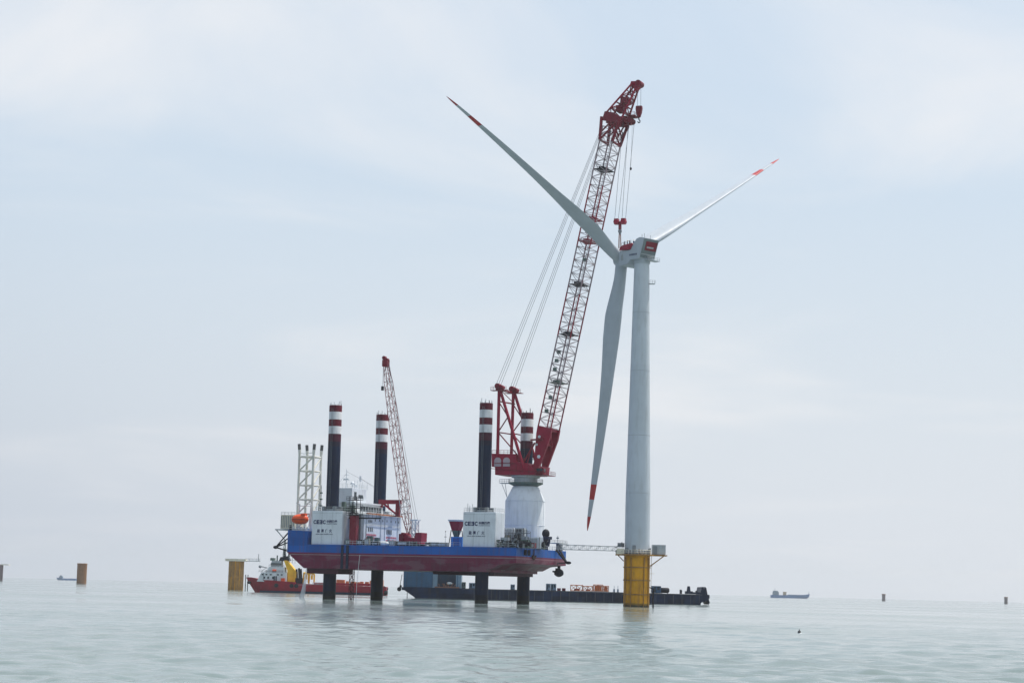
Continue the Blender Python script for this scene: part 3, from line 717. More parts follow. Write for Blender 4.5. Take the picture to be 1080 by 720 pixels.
# lifeboat on davits
lu_, lz_ = on(316.5, 547.5, 3.2)
t = thing('lifeboat', 'orange enclosed lifeboat slung at the bow left of the white deckhouse', 'lifeboat', W(lu_, 3.2, lz_-1.55), ROT)
prof = []
for k in range(15):
    x = -1+2*k/14; s_ = max(.05, (1-abs(x)**3.2))**.5
    s_ = s_*(1.0 if x > -.2 else 1-.12*(-x-.2)); prof.append([(x*2.6, s_*1.25*math.cos(a), 1.5+s_*1.5*math.sin(a)*(1.0 if math.sin(a) > 0 else .85)) for a in [2*math.pi*i/16 for i in range(16)]])
MB().rings(prof).build('hull', ORANGE, t, True)
MB().box((.6, -.9, 2.6), (1.9, .9, 3.25)).build('conning_hatch', ORANGE, t, bevel=.15)
MB().box((-2.2, -1.29, 1.42), (2.2, -1.2, 1.56)).build('rubbing_band', DARK, t)
t = thing('lifeboat_davit', 'white lattice davit holding the orange lifeboat over the bow', 'davit', W(lu_, 3.2, DECK+3.9), ROT)
b = MB()
for x in (-1.9, 1.7):
    b.tube((x-.5, 3, 0), (x, 3, 7.4), .16, 6); b.tube((x, 3, 7.4), (x, 1.0, 7.8), .14, 6); b.tube((x+.5, 3, 0), (x, 3, 4), .12, 6)
b.tube((-1.9, 3, 7), (1.7, 3, 7), .1, 6); b.build('arm', WHITE, t)
b = MB()
for x in (-2.3, -1.1, .1, 1.3, 2.3):
    b.tube((x, 0, 0), (x+random.uniform(-.5, .5), .2, 1.1), .14, 6); b.ball((x+.3, .2, .6), .35)
b.box((-2.5, -.2, 0), (2.5, .3, .15)); b.build('cradle', WHITE, t)

# white lattice tower on the bow
bu, bz = on(313.8, 540, 8)
LT = thing('lattice_tower', 'white square lattice tower with dark post caps on the bow behind the lifeboat', 'lattice tower', W(bu, 8, DECK+3.7), ROT)
TWR = mat('tower_grey_white', (.70, .69, .63), .6, dirt=(.25, .24, .2)); SQ = 4.5; HT = on(313.8, 478, 8)[1]-DECK-3.7
for x in (0, SQ):
    for y in (0, SQ): MB().tube((x, y, 0), (x, y, HT), .36, 12).build('post', TWR, LT)
c_ = MB(); q = [(0, 0), (SQ, 0), (SQ, SQ), (0, SQ)]
nb = 5; z0_ = HT-.9; stp = (z0_-1)/nb
for k in range(nb+1):
    z = z0_-k*stp
    for i in range(4):
        a = (*q[i], z); b = (*q[(i+1) % 4], z); c_.tube(a, b, .22 if k else .26, 6)
        if k < nb and i in (0, 1): c_.tube((*q[i], z-stp), (*q[(i+1) % 4], z), .23, 6)
c_.build('bracing', TWR, LT)
for x in (0, SQ):
    for y in (0, SQ):
        sx_ = -.09 if x == 0 else .06; MB().tube((x, y, HT-.05), (x+sx_, y, HT+1.05), .40, 12, .46).build('post_collar', TWR, LT); b = MB(); b.tube((x+sx_, y, HT+.9), (x+sx_*3, y, HT+2.7), .44, 12); b.build('post_cap', mat('tower_cap_grey', (.10, .10, .10), .6), LT)
MB().path([(0, 0, HT+.3), (1.2, 0, HT-.1), (SQ-1, 0, HT+.1), (SQ, 0, HT+.3)], .08, 5).build('cable', LIGHTG, LT)

# red gantry on the far side of the accommodation roof
g1 = on(419.5, 545, 26)[0]; 
t = thing('red_boom_rest', 'red angular gantry above the accommodation roof beside the white deck crane', 'gantry', W(g1, 26, DECK+8.9), ROT)
b = MB().box((-.55, -.6, 0), (.55, .6, 4.2)); b.build('post', DKRED, t, bevel=.05)
b = MB().box((-5.8, -.5, 3.6), (.9, .5, 4.8)).box((-6.1, -.5, 2.6), (-5.0, .5, 4.9)); b.build('beam', DKRED, t, bevel=.05)
b = MB().tube((-4.6, 0, 3.6), (-.6, 0, .8), .3, 8).tube((-3.2, -.3, 3.7), (-2.6, -.3, 1.9), .22, 6); b.build('brace', RED, t)

# ------------------------------------------------------------------ white and red deck crane
V2 = 14.0
cu, _ = on(431, 570, V2)
CR2 = thing('lattice_crane', 'smaller red and white lattice crane leaning left behind the accommodation block', 'crane', W(cu, V2, DECK), ROT)
def l2(px, py): a, z = on(px, py, V2); return (a-cu, z-DECK)
b = MB().box((-2.3, -2, 0), (4.2, 2, .9)).box((-2.2, -2.6, .1), (3.8, -1.7, 1.0)); b.build('track_frame', DARK, CR2)
b = MB().prism([(-2.0, .9), (3.0, .9), (3.2, 2.2), (.6, 2.7), (-.4, 3.9), (-1.7, 4.0)], -1.6, 1.6); b.build('house', RED, CR2, bevel=.08)
b = MB().prism([(2.4, .9), (4.7, .7), (4.8, 4.0), (2.9, 4.0)], -1.9, 1.9); b.build('counterweight', RED, CR2, bevel=.08)
b = MB().box((-2.1, -2.2, 1.2), (-.8, -1.62, 3.6)); b.build('cab', DKRED, CR2, bevel=.08)
ba = l2(431.5, 563); tt = l2(407.2, 385); w2, d2 = 2.3, 2.1
ax = Vector((tt[0]-ba[0], 0, tt[1]-ba[1])).normalized(); nx = Vector((ax.z, 0, -ax.x))
def fr4(c, w_, d_): c = Vector((c[0], 0, c[1])); return [c-nx*d_/2+Vector((0, -w_/2, 0)), c+nx*d_/2+Vector((0, -w_/2, 0)), c+nx*d_/2+Vector((0, w_/2, 0)), c-nx*d_/2+Vector((0, w_/2, 0))]
def lerp2(a, b, t_): return (a[0]+(b[0]-a[0])*t_, a[1]+(b[1]-a[1])*t_)
secs = [(0, .12, .35, 1, 2, DKRED, RED), (.12, .2, 1, 1, 2, LIGHTG, RED), (.2, .45, 1, 1, 7, CREAM, KHAKI), (.45, .55, 1, 1, 3, RED, KHAKI), (.55, .9, 1, .85, 10, CREAM, KHAKI), (.9, 1.0, .85, .45, 3, DKRED, DKRED)]
PINKW = mat('faded_boom_paint', (.34, .14, .14), .6, dirt=RUST, dirt_amt=.5)
BRLAT = mat('boom_lacing_brown', (.20, .06, .06), .6)
for (a, b_, s0, s1, n_, mc, ml) in secs:
    ch, lc = MB(), MB()
    lattice(ch, lc, fr4(lerp2(ba, tt, a), w2*s0, d2*s0), fr4(lerp2(ba, tt, b_), w2*s1, d2*s1), max(2, int(n_*.8)), .10, .055)
    o = ch.build('boom_section', PINKW if mc is CREAM else mc, CR2, True); lc.build('lacing', BRLAT, o)
hp = Vector((tt[0], 0, tt[1]))
b = MB().box((hp.x-.9, -.8, hp.z-.4), (hp.x+.7, .8, hp.z+1.5)).tube((hp.x-.6, -.5, hp.z+2.1), (hp.x-.6, .5, hp.z+2.1), .55, 12).tube((hp.x+.3, -.5, hp.z+1.5), (hp.x+.3, .5, hp.z+1.5), .5, 12)
b.build('boom_head', DKRED, CR2)
mb_ = l2(438.5, 560); mt = l2(439, 549)
b = MB(); lattice(b, b, [(1.4, -1, 2.6), (2.6, -1, 2.6), (2.6, 1, 2.6), (1.4, 1, 2.6)], [(mt[0]-.7, -1, mt[1]), (mt[0]+.3, -1, mt[1]), (mt[0]+.3, 1, mt[1]), (mt[0]-.7, 1, mt[1])], 3, .13, .08, xb=True)
b.box((mt[0]-1.3, -1.1, mt[1]), (mt[0]+.9, 1.1, mt[1]+.35)); b.build('mast', WHITE, CR2)
b = MB()
for y in (-.8, .8): b.tube((mt[0], y, mt[1]+.3), (hp.x+.6, y*.6, hp.z+1.0), .045, 5)
b.tube((1.2, 0, 3), (hp.x+.9, 0, hp.z+.6), .035, 5); b.build('boom_rope', ROPE, CR2)
b = MB().tube((hp.x-.9, 0, hp.z+1.8), (hp.x-.9, 0, hp.z-6), .035, 5); b.box((hp.x-1.2, -.3, hp.z-7.2), (hp.x-.6, .3, hp.z-6)); b.build('hook_line', DARK, CR2)

# ------------------------------------------------------------------ main crane around the stern leg
cu, cv = LEGS['4']
MC = thing('main_crane', 'huge red lattice crane on a white pedestal lifting beside the wind turbine', 'crane', W(cu, cv, DECK), ROT)
VC = cv
def mc(px, py, v=VC): a, z = on(px, py, v); return (a-cu, z-DECK)
zc0 = mc(552, 528)[1]; zc1 = mc(552, 513.5)[1]
print('pedestal z', zc0, zc1)
ped = MB().lathe([(5.65, .004), (5.65, zc0), (3.7, zc1), (3.5, zc1+.2), (2.1, zc1+.2)], 64).build('pedestal', OFFW, MC, True)
b = MB()
for a in range(0, 360, 30): b.tube((5.67*math.cos(R(a)), 5.67*math.sin(R(a)), .2), (5.67*math.cos(R(a)), 5.67*math.sin(R(a)), zc0-.2), .05, 5)
for z in (zc0*.5, zc0-.1): b.lathe([(5.66, z-.05), (5.72, z), (5.66, z+.05)], 64)
b.build('weld_seam', OFFW, ped, True)
b = MB().lathe([(3.3, zc1+.2), (4.9, zc1+.9), (4.95, zc1+1.25), (3.4, zc1+1.3)], 48); b.build('ring_platform', GREEN, MC, True)
b = MB(); pts = [(4.9*math.cos(a), 4.9*math.sin(a), zc1+1.25) for a in [2*math.pi*i/20 for i in range(21)]]; b.rail(pts, 1.0, .04, 1.6)
b.box((-7.6, -1.2, zc1+1.0), (-4.6, 1.0, zc1+1.2)); b.rail([(-7.6, -1.2, zc1+1.2), (-4.6, -1.2, zc1+1.2)], 1.0, .05, .8); b.tube((-7, -1, zc1+1), (-5.0, -1, zc1-3.5), .08, 5); b.tube((-5.9, -1, zc1+1), (-5.2, -1, zc1-3.5), .08, 5)
b.build('platform_rail', LIGHTG, MC)
b = MB().lathe([(3.35, zc1+1.3), (3.35, zc1+2.5), (4.1, zc1+2.7), (4.1, zc1+3.2)], 48); b.build('slew_bearing', WHITE, MC, True)
zh = zc1+3.2
hb0 = mc(521, 503, VC-4.6)
# machinery house
p = [mc(518.5, 492, VC-4.8), mc(518.5, 478, VC-4.8), mc(544, 478.5, VC-4.8), mc(544.5, 486, VC-4.8), mc(556, 488, VC-4.8), mc(560, 500, VC-4.8)]
b = MB().prism([(p[0][0], p[0][1]), (p[1][0], p[1][1]), (p[2][0], p[2][1]), (p[3][0], p[3][1]), (p[4][0], p[4][1]), (5.2, zh+1.0), (4.6, zh+.02), (p[0][0]+1.1, zh+.02), (p[0][0]+1.0, p[0][1])], -4.8, 4.8)
mh = b.build('machinery_house', RED, MC, bevel=.06)
for px in (525, 534.3):
    q = mc(px, 486, VC-4.9); c = Vector((q[0], -4.8, q[1]))
    b = MB().tube(c+Vector((0, -.25, 0)), c+Vector((0, .02, 0)), 1.05, 20).tube(c+Vector((0, -.35, 0)), c+Vector((0, -.2, 0)), .35, 12)
    b.box((c.x-1.05, -5.0, c.z-1.5), (c.x+1.05, -4.82, c.z-.6)); b.build('winch_drum', mat('pale_drum', (.42, .34, .36), .5), mh)
b = MB(); pts = [(p[1][0]+.1, -4.7, p[1][1]), (p[2][0]-.1, -4.7, p[2][1])]; b.rail(pts, 1.0, .05, 1.2); b.rail([(p[3][0]+.2, -4.7, p[3][1]+.1), (p[4][0], -4.7, p[4][1])], 1.0, .05, 1.2)
b.box((p[1][0]+1.2, -5.1, p[1][1]-2.9), (p[2][0]-.2, -4.803, p[1][1]-2.7)); b.tube((p[1][0], -4.9, p[0][1]-.5), (5, -4.9, zh+.9), .1, 6); b.build('house_rail', DKRED, mh)
b = MB()
for i in range(7): b.box((p[0][0]+1.8+i*1.9, -4.86, zh+.5), (p[0][0]+1.95+i*1.9, -4.803, zh+3.0))
b.build('panel_rib', DKRED, mh)
b = MB().box((4.7, -4.4, zh+.1), (7.1, -2.6, zh+2.0)); b.build('operator_cab', DKRED, MC, bevel=.1)
b = MB().box((7.103, -4.2, zh+.8), (7.15, -2.8, zh+1.8)).box((5.0, -4.45, zh+.9), (6.9, -4.403, zh+1.8)); b.build('cab_window', GLASS, MC)
b = MB().rail([(5, -4.8, zh+.1), (8.2, -4.8, zh+.1), (8.2, 2, zh+.1)], 1.0, .05, 1.0); b.box((5, -4.9, zh-.05), (8.3, 2, zh+.08)); b.build('cab_walkway', DKRED, MC)
# A-frame
for (sv, tx, ty, bx_, by_, dx, dy) in ((-1, 526.5, 409, 523.5, 482, 552.5, 494), (1, 541.5, 412, 538, 482, 568, 495)):
    vv_ = VC+sv*4.6
    a = mc(tx, ty, vv_); c = mc(bx_+1.2, by_, vv_); d = mc(dx, dy, vv_)
    b = MB().tube((c[0], sv*4.6, c[1]), (a[0], sv*4.6, a[1]), .48, 8); o = b.build('mast_post', RED, MC)
    MB().tube((d[0], sv*4.6, d[1]), (a[0]+.3, sv*4.6, a[1]-.5), .46, 8).build('mast_back_leg', RED, MC)
    b = MB()
    def onpost(f_): return Vector((c[0]+(a[0]-c[0])*f_, sv*4.6, c[1]+(a[1]-c[1])*f_))
    def onleg(f_): return Vector((d[0]+(a[0]-d[0])*f_, sv*4.6, d[1]+(a[1]-d[1])*f_))
    b.tube(onpost(.36), onleg(.42), .2, 6); b.tube(onpost(.36), onleg(.12), .18, 6); b.tube(onpost(.05), onleg(.12), .15, 6); b.tube(onpost(.36), onleg(.64), .18, 6); b.tube(onpost(.8), onleg(.64), .16, 6)
    b.build('mast_brace', DKRED, MC)
    hd = MB().box((a[0]-.8, sv*4.6-.7, a[1]-.7), (a[0]+1.0, sv*4.6+.7, a[1]+.8)).tube((a[0]-.3, sv*4.6-.9, a[1]+.5), (a[0]-.3, sv*4.6+.9, a[1]+.5), .8, 14).tube((a[0]+.9, sv*4.6-.9, a[1]+.1), (a[0]+.9, sv*4.6+.9, a[1]+.1), .6, 14)
    hd.rail([(a[0]-2.2, sv*4.6-1, a[1]-.6), (a[0]+2.6, sv*4.6-1, a[1]-.6)], .9, .05, .8); hd.box((a[0]-2.3, sv*4.6-1.1, a[1]-.8), (a[0]+2.7, sv*4.6+1.1, a[1]-.65))
    hd.build('mast_head', DKRED, MC)
    if sv < 0: an = a
    else: afr = a
b = MB()
for f_ in (0.0, -3.2): b.tube((an[0], -4.2, an[1]+f_-.6), (afr[0], 4.2, afr[1]+f_-.6), .22, 6)
b.tube((an[0]+.8, -4.2, an[1]-1), (afr[0]+.8, 4.2, afr[1]-4.0), .12, 6); b.build('cross_beam', DKRED, MC)

# boom: four chords, lettered sections painted in turn red and grey
PIV = mc(570.0, 493); BT = mc(647.6, 131)
bax = Vector((BT[0]-PIV[0], 0, BT[1]-PIV[1])); BL = bax.length; bax.normalize(); bnx = Vector((bax.z, 0, -bax.x))
BW, BD = 6.6, 3.9
def bf(t_, w_=BW, d_=BD):
    c = Vector((PIV[0], 0, PIV[1])) + bax*BL*t_
    y = Vector((0, w_/2, 0)); return [c-bnx*d_/2-y, c+bnx*d_/2-y, c+bnx*d_/2+y, c-bnx*d_/2+y]
print('boom length', BL)
LACE = mat('boom_lacing_grey', (.40, .34, .36), .5, dirt=RUST, dirt_amt=.35)
CHG = mat('boom_chord_grey', (.30, .24, .26), .5, dirt=(.26, .04, .06), dirt_amt=.6)
CHR = mat('boom_chord_red', (.27, .008, .03), .5, dirt=(.08, .02, .03), dirt_amt=.4)
# plated foot
ft = .115
b = MB()
for sv in (-1, 1):
    y0, y1 = (-BW/2-.15, -BW/2+.75) if sv < 0 else (BW/2-.75, BW/2+.15)
    def q(t_, s_): c = Vector((PIV[0], 0, PIV[1])) + bax*BL*t_ + bnx*s_; return (c.x, c.z)
    b.prism([q(-.022, -.5), q(-.022, .6), q(.02, 1.25), q(ft*.75, BD/2+.35), q(ft, BD/2+.3), q(ft, -BD/2-.2), q(ft*.8, -BD/2-.1), q(.03, -1.1)], y0, y1)
b.build('boom_foot', RED, MC)
b = MB()
c0 = bf(ft*.97); c1 = bf(ft*.42, BW, 2.2)
for (a, c) in ((c0, c1),):
    b.box((min(p_.x for p_ in a[:2])+.2, -BW/2+.7, a[0].z-1.2), (max(p_.x for p_ in a[:2])-.2, BW/2-.7, a[0].z-.2))
mid = bf(ft*.6, BW-1.4, 1.6)
b.tube(mid[0], mid[3], .5, 8); b.tube(mid[1], mid[2], .5, 8); b.tube(c0[0], c1[3], .25, 6); b.tube(c0[3], c1[0], .25, 6); b.tube(c0[1], c1[2], .25, 6)
b.build('foot_cross_member', RED, MC)
b = MB()
for (t_, s_, r_) in ((.085, -.9, .42), (.062, -1.2, .35), (.030, .2, .50)):
    c = Vector((PIV[0], -BW/2-.2, PIV[1])) + bax*BL*t_ + bnx*s_; b.tube(c, c+Vector((0, .1, 0)), r_, 12)
b.build('sky_hole_disc', WHITE, MC)  # white discs painted as bright sky showing through holes in the foot
mach = Vector((PIV[0], 0, PIV[1]))
b = MB().box((mach.x-7.5, -3.4, zh+1), (mach.x-1.5, 3.4, mach.z-.3)).prism([(mach.x-3.2, zh+.2), (mach.x+.9, zh+.2), (mach.x+1.2, mach.z+.3), (mach.x-.8, mach.z+.6), (mach.x-3.2, mach.z-1)], -4.3, 4.3); b.build('boom_pivot_bracket', RED, MC, bevel=.05)
b = MB()
g_a = Vector((PIV[0]-5.2, -3.9, PIV[1]-.5)); g_b = Vector((PIV[0]-.6, -3.9, PIV[1]+7.0))
for y in (-3.9, 3.9):
    b.tube((PIV[0]-5.2, y, PIV[1]-1.5), (PIV[0]-.3, y, PIV[1]+6.8), .3, 8); b.tube((PIV[0]-3.0, y, PIV[1]-1), (PIV[0]-1.2, y, PIV[1]+5.6), .2, 8)
    b.tube((PIV[0]-1.6, y, PIV[1]+7.6), (PIV[0]+2, y, PIV[1]+7.8), .25, 8)
b.tube((PIV[0]-5.2, -3.9, PIV[1]-1.5), (PIV[0]-5.2, 3.9, PIV[1]-1.5), .3, 8)
b.build('backstop_strut', DKRED, MC)
cuts = [(ft, .235, 6, CHR), (.235, .375, 7, CHG), (.375, .50, 6, CHR), (.50, .635, 7, CHG), (.635, .815, 9, CHR), (.815, .985, 8, CHG)]
for (a, b_, n_, m_) in cuts:
    ch, lc = MB(), MB()
    lattice(ch, lc, bf(a), bf(b_), n_, .22, .085, xb=False)
    if m_ is CHR: pass
    o = ch.build('boom_section', m_, MC, True); lc.build('lacing', LACE, o)
# catwalk platforms across the boom
for t_, m_ in ((.245, GREEN), (.385, DARK), (.53, DARK), (.655, RED), (.72, RED), (.865, DARK)):
    q = bf(t_, BW, BD*.9); c = (q[0]+q[2])/2
    b = MB(); b.box((c.x-2.0, -BW/2, c.z-.12), (c.x+2.0, BW/2, c.z)); b.box((c.x-.9, -2.2, c.z), (c.x+.6, 1.6, c.z+.7)); b.rail([(c.x-2, -BW/2, c.z), (c.x+2.3, -BW/2, c.z)], .9, .04, 1.0)
    b.build('catwalk', m_, MC)
b = MB()
for (t_, s_) in ((.16, -.7), (.20, -.4), (.28, -.9), (.305, -.9), (.33, -.8), (.60, 1.0)):
    c = Vector((PIV[0], -BW/2+.6, PIV[1])) + bax*BL*t_ + bnx*s_; b.box((c.x-.45, c.y-.4, c.z-.5), (c.x+.45, c.y+.4, c.z+.5))
b.build('junction_box', GREEN, MC)
b = MB()
for s_ in (-.6, .6):
    a0 = Vector((PIV[0], s_*.7, PIV[1])) + bax*BL*.12 + bnx*.3; a1 = Vector((PIV[0], s_*.7, PIV[1])) + bax*BL*.97 + bnx*.3; b.tube(a0, a1, .06, 5)
b.build('hoist_line_run', ROPE, MC)
# boom head
hd = Vector((BT[0], 0, BT[1]))
b = MB()
q0, q1 = bf(.945), bf(1.01, BW+.6, BD+1.6)
for i in range(4): b.tube(q0[i], q1[i], .45, 8)
b.tube(q0[0], q0[3], .35, 8); b.tube(q0[1], q0[2], .35, 8)
for i in (0, 2): b.tube(q0[i], q1[i+1], .28, 6)
def hq(t_, s_): c = Vector((PIV[0], 0, PIV[1])) + bax*BL*t_ + bnx*s_; return (c.x, c.z)
for y0, y1 in ((-3.4, -3.1), (-.2, .2), (3.1, 3.4)):
    b.prism([hq(1.0, -BD/2-.6), hq(1.0, BD/2+1.5), hq(1.015, BD/2+1.4), hq(1.027, .6), hq(1.027, -BD/2-.3)], y0, y1)
for sv in (-3.2, 0, 3.2):
    for (a, c) in ((hq(.965, -BD/2-.3), hq(1.0, .2)), (hq(.965, BD/2+.2), hq(1.0, .2)), (hq(1.0, BD/2+1.3), hq(.965, BD/2))): b.tube((a[0], sv, a[1]), (c[0], sv, c[1]), .24, 6)
b.box((hq(1.005, 0)[0]-1.2, -3, hq(1.005, 0)[1]-.8), (hq(1.005, 0)[0]+1.2, 3, hq(1.005, 0)[1]+.6))
b.build('boom_head', DKRED, MC)
sheave = mc(666.5, 127.5)
b = MB()
for y in (-1.6, -.8, 0, .8, 1.6): b.tube((sheave[0]-.3, y-.15, sheave[1]), (sheave[0]-.3, y+.15, sheave[1]), .85, 18)
b.tube((sheave[0]-1.4, -2.2, sheave[1]-.1), (sheave[0]-1.4, 2.2, sheave[1]-.1), .6, 10); b.prism([(sheave[0]-4.6, sheave[1]-.4), (sheave[0]-.3, sheave[1]-1.3), (sheave[0]+.6, sheave[1]+.2), (sheave[0]-.2, sheave[1]+.9), (sheave[0]-4.6, sheave[1]+1.6)], -.5, .5)
b.build('main_sheave', DKRED, MC)
b = MB().box((sheave[0]-.6, -2.2, sheave[1]+1.1), (sheave[0]+1.5, 2.2, sheave[1]+1.25)).rail([(sheave[0]-.6, -2.1, sheave[1]+1.2), (sheave[0]+1.4, -2.1, sheave[1]+1.2), (sheave[0]+1.4, 2.1, sheave[1]+1.2)], .9, .05, .8); b.build('head_platform', DKRED, MC)
# tip jib
j0l = mc(641.5, 122); j0r = mc(658.5, 127); j1l = mc(667.5, 89.5); j1r = mc(671.5, 94.5)
ch, lc = MB(), MB()
Aq = [Vector((j0l[0], -2.4, j0l[1])), Vector((j0r[0], -2.4, j0r[1])), Vector((j0r[0], 2.4, j0r[1])), Vector((j0l[0], 2.4, j0l[1]))]
Bq = [Vector((j1l[0], -1.1, j1l[1])), Vector((j1r[0], -1.1, j1r[1])), Vector((j1r[0], 1.1, j1r[1])), Vector((j1l[0], 1.1, j1l[1]))]
lattice(ch, lc, Aq, Bq, 5, .28, .15); o = ch.build('tip_jib', RED, MC, True); lc.build('lacing', DKRED, o)
b = MB()
for f_ in (.28, .55): q = [a.lerp(c, f_) for a, c in zip(Aq, Bq)]; cc = (q[0]+q[2])/2; b.box((cc.x-1.1, -1.6, cc.z-.9), (cc.x+1.0, 1.6, cc.z+.9))
b.build('jib_machinery', DKRED, MC)
tpp = mc(673.2, 88.5)
b = MB().prism([(j1l[0]-.6, j1l[1]-.3), (j1r[0], j1r[1]-.5), (tpp[0]+1.0, tpp[1]-.5), (tpp[0]+.9, tpp[1]+.5), (j1l[0]-.2, j1l[1]+.8)], -1.0, 1.0)
b.build('jib_head', RED, MC); b = MB()
b.tube((tpp[0]+.4, -1.5, tpp[1]-.1), (tpp[0]+.4, 1.5, tpp[1]-.1), .9, 16); b.build('tip_sheave', DKRED, MC)
# boom suspension ropes
b = MB()
hl = [mc(633.5, 139, VC-2.8), mc(638, 139, VC+2.8)]
for k, (a, sv) in enumerate(((an, -1), (afr, 1))):
    for j, (dy, dx) in enumerate(((-.5, -.5), (0, 0), (.5, .55))):
        b.tube((a[0]-.2+dx, sv*4.6+dy, a[1]+1.1), (hl[k][0]+dx*.3, sv*2.8+dy*.7, hl[k][1]), .055, 5)
b.build('boom_suspension_rope', ROPE, MC)

# main hook block: hangs from the boom head, top-level
hbp = mc(654, 234); HX = Vector((cu+hbp[0], cv, 0))
HB = thing('main_hook_block', 'red twin-sheave hook block hanging on four ropes above the turbine hub', 'hook block', W(cu+hbp[0], cv, DECK+hbp[1]), ROT)
for s_ in (-1, 1):
    b = MB().box((s_*1.05-.58, -.7, -.7), (s_*1.05+.58, .7, .9)).tube((s_*1.05, -.8, 0), (s_*1.05, .8, 0), .72, 14); b.build('sheave_cheek', RED, HB)
b = MB().box((-1.2, -.4, -.5), (1.2, .4, .1)).box((-.35, -.35, -2.2), (.35, .35, -.5)); b.build('yoke', DKRED, HB)
b = MB().ball((0, 0, -2.7), .55, (1, 1, 1.2)).tube((0, 0, -2.4), (.1, 0, -3.6), .28, 8); b.build('hook', GREY, HB, True)
b = MB().tube((-.15, -.2, -3.2), (-.3, -.1, -7.6), .12, 6).tube((.15, .2, -3.2), (.25, .4, -7.6), .12, 6).tube((0, 0, -3), (-.05, .2, -7.6), .07, 5); b.build('lifting_sling', mat('sling_brown', (.25, .09, .05), .7), HB)
b = MB(); dz = sheave[1]-hbp[1]; dx = sheave[0]-hbp[0]
for (x0, x1, y) in ((-1.5, -2.2, -.6), (-.7, -1.2, .6), (.7, -.6, -.6), (1.5, .3, .6)): b.tube((x0, y*.6, .8), (dx+x1, y*2, dz), .055, 5)
b.build('hoist_rope', ROPE, HB)
ab = mc(674, 117)
AH = thing('auxiliary_hook', 'small dark red hook block hanging from the very tip of the tall crane', 'hook block', W(cu+ab[0], cv, DECK+ab[1]), ROT)
b = MB().rings([[(-.95*s_, -.5, z), (.95*s_, -.5, z), (.95*s_, .5, z), (-.95*s_, .5, z)] for s_, z in ((.35, -1.9), (.8, -.6), (1, .6), (.9, 1.4))]); b.build('block', DKRED, AH, bevel=.08)
b = MB().tube((0, 0, -1.9), (0, 0, -2.6), .18, 8); b.path([(0, 0, -2.6), (.35, 0, -2.9), (.3, 0, -3.4), (-.1, 0, -3.5), (-.35, 0, -3.1)], .15, 8); b.build('hook', DARK, AH)
b = MB()
for x in (-.5, .5): b.tube((x, 0, 1.4), (tpp[0]-ab[0]+x+.3, 0, tpp[1]-ab[1]-.5), .05, 5)
b.build('hoist_rope', ROPE, AH)
tl = mc(665.3, 178)
TG = thing('tag_line_weight', 'tiny dark weight on a thin line beside the hoist ropes', 'weight', W(cu+tl[0], cv, DECK+tl[1]), ROT)
MB().ball((0, 0, 0), .32, (1, 1, 1.4)).build('weight', DARK, TG, True); MB().tube((0, 0, .3), (.25, 0, sheave[1]-tl[1]-.5), .03, 4).build('line', ROPE, TG)

# ------------------------------------------------------------------ turbine
TB = G(671, 548)
PF = P(671, 585.5, 548).z            # platform level
print('platform z', PF)
PI_ = thing('monopile_foundation', 'yellow monopile in the sea with ring flanges and a work platform under the turbine', 'monopile', TB)
pile = MB().lathe([(3.55, -6), (3.55, PF-.05), (3.4, PF)], 56).build('pile', PILEM, PI_, True)
b = MB()
for py in (598, 611.5, 626.5): z = P(671, py, 548).z; b.lathe([(3.56, z-.16), (3.75, z-.16), (3.75, z+.16), (3.56, z+.16)], 56)
b.build('ring_flange', OCHRE, pile, True)
b = MB()
for a in (-150, -118, -62, -35): t_ = R(a); b.tube((3.75*math.cos(t_), 3.75*math.sin(t_), -2), (3.75*math.cos(t_), 3.75*math.sin(t_), PF-.6), .13, 8)
b.build('cable_pipe', OCHRE, pile, True)
b = MB().lathe([(3.5, PF+.004), (5.0, PF+.004), (5.0, PF+.3), (3.5, PF+.3)], 40); b.box((-5.8, -2.5, PF-.05), (-3.0, 2.5, PF+.25)); b.box((3.0, -2.4, PF-.03), (8.1, 2.4, PF+.27)); plat = b.build('platform', OCHRE, PI_)
b = MB().rail([(-5.7, -2.4, PF+.27), (-3.5, -3.5, PF+.27), (0, -4.9, PF+.3), (3.2, -3.8, PF+.3), (3.6, -2.3, PF+.3)], 1.15, .05, 1.0); b.rail([(-5.7, -2.4, PF+.27), (-5.7, 2.4, PF+.27)], 1.15, .05, 1.0); b.build('rail', CREAM, plat)
b = MB().box((-5.72, -2.5, PF+.27), (-3.7, -2.44, PF+1.8)); b.build('windbreak_panel', CREAM, plat)
b = MB().tube((7.2, 0, PF-.05), (3.7, 0, PF-2.8), .13, 8).tube((7.2, -1.8, PF-.05), (3.5, -.9, PF-2.8), .13, 8).tube((-5.2, 0, PF-.05), (-3.6, 0, PF-1.6), .13, 8); b.build('bracket', OCHRE, plat)
b = MB()
for y in (-.7, .7): b.tube((4.6, y, -3), (4.6, y, 5.0), .16, 8); b.tube((4.6, y, 5.0), (3.5, y, 5.4), .13, 8)
for z in (.8, 3.2): b.tube((4.6, -.7, z), (3.4, -.7, z), .1, 6); b.tube((4.6, .7, z), (3.4, .7, z), .1, 6)
for i in range(14): b.tube((4.6, -.7, i*.36), (4.6, .7, i*.36), .04, 5)
b.build('boat_landing', DARK, PI_)
b = MB()
for y in (-.25, .25): b.tube((3.95, y, 4), (3.95, y, PF), .05, 6)
for i in range(24): b.tube((3.95, -.25, 4+i*.45), (3.95, .25, 4+i*.45), .025, 4)
b.box((3.6, -.6, 9.1), (4.9, .6, 9.2)); b.box((3.6, -.6, 11.1), (4.3, .6, 11.2)); b.build('ladder', CREAM, PI_)
cbx = thing('switchgear_container', 'light grey container on the right side of the yellow foundation platform', 'container', TB+Vector((5.6, 0, PF+.28)))
MB().box((-1.55, -1.5, .1), (2.1, 1.5, 2.75)).build('body', LIGHTG, cbx, bevel=.05)
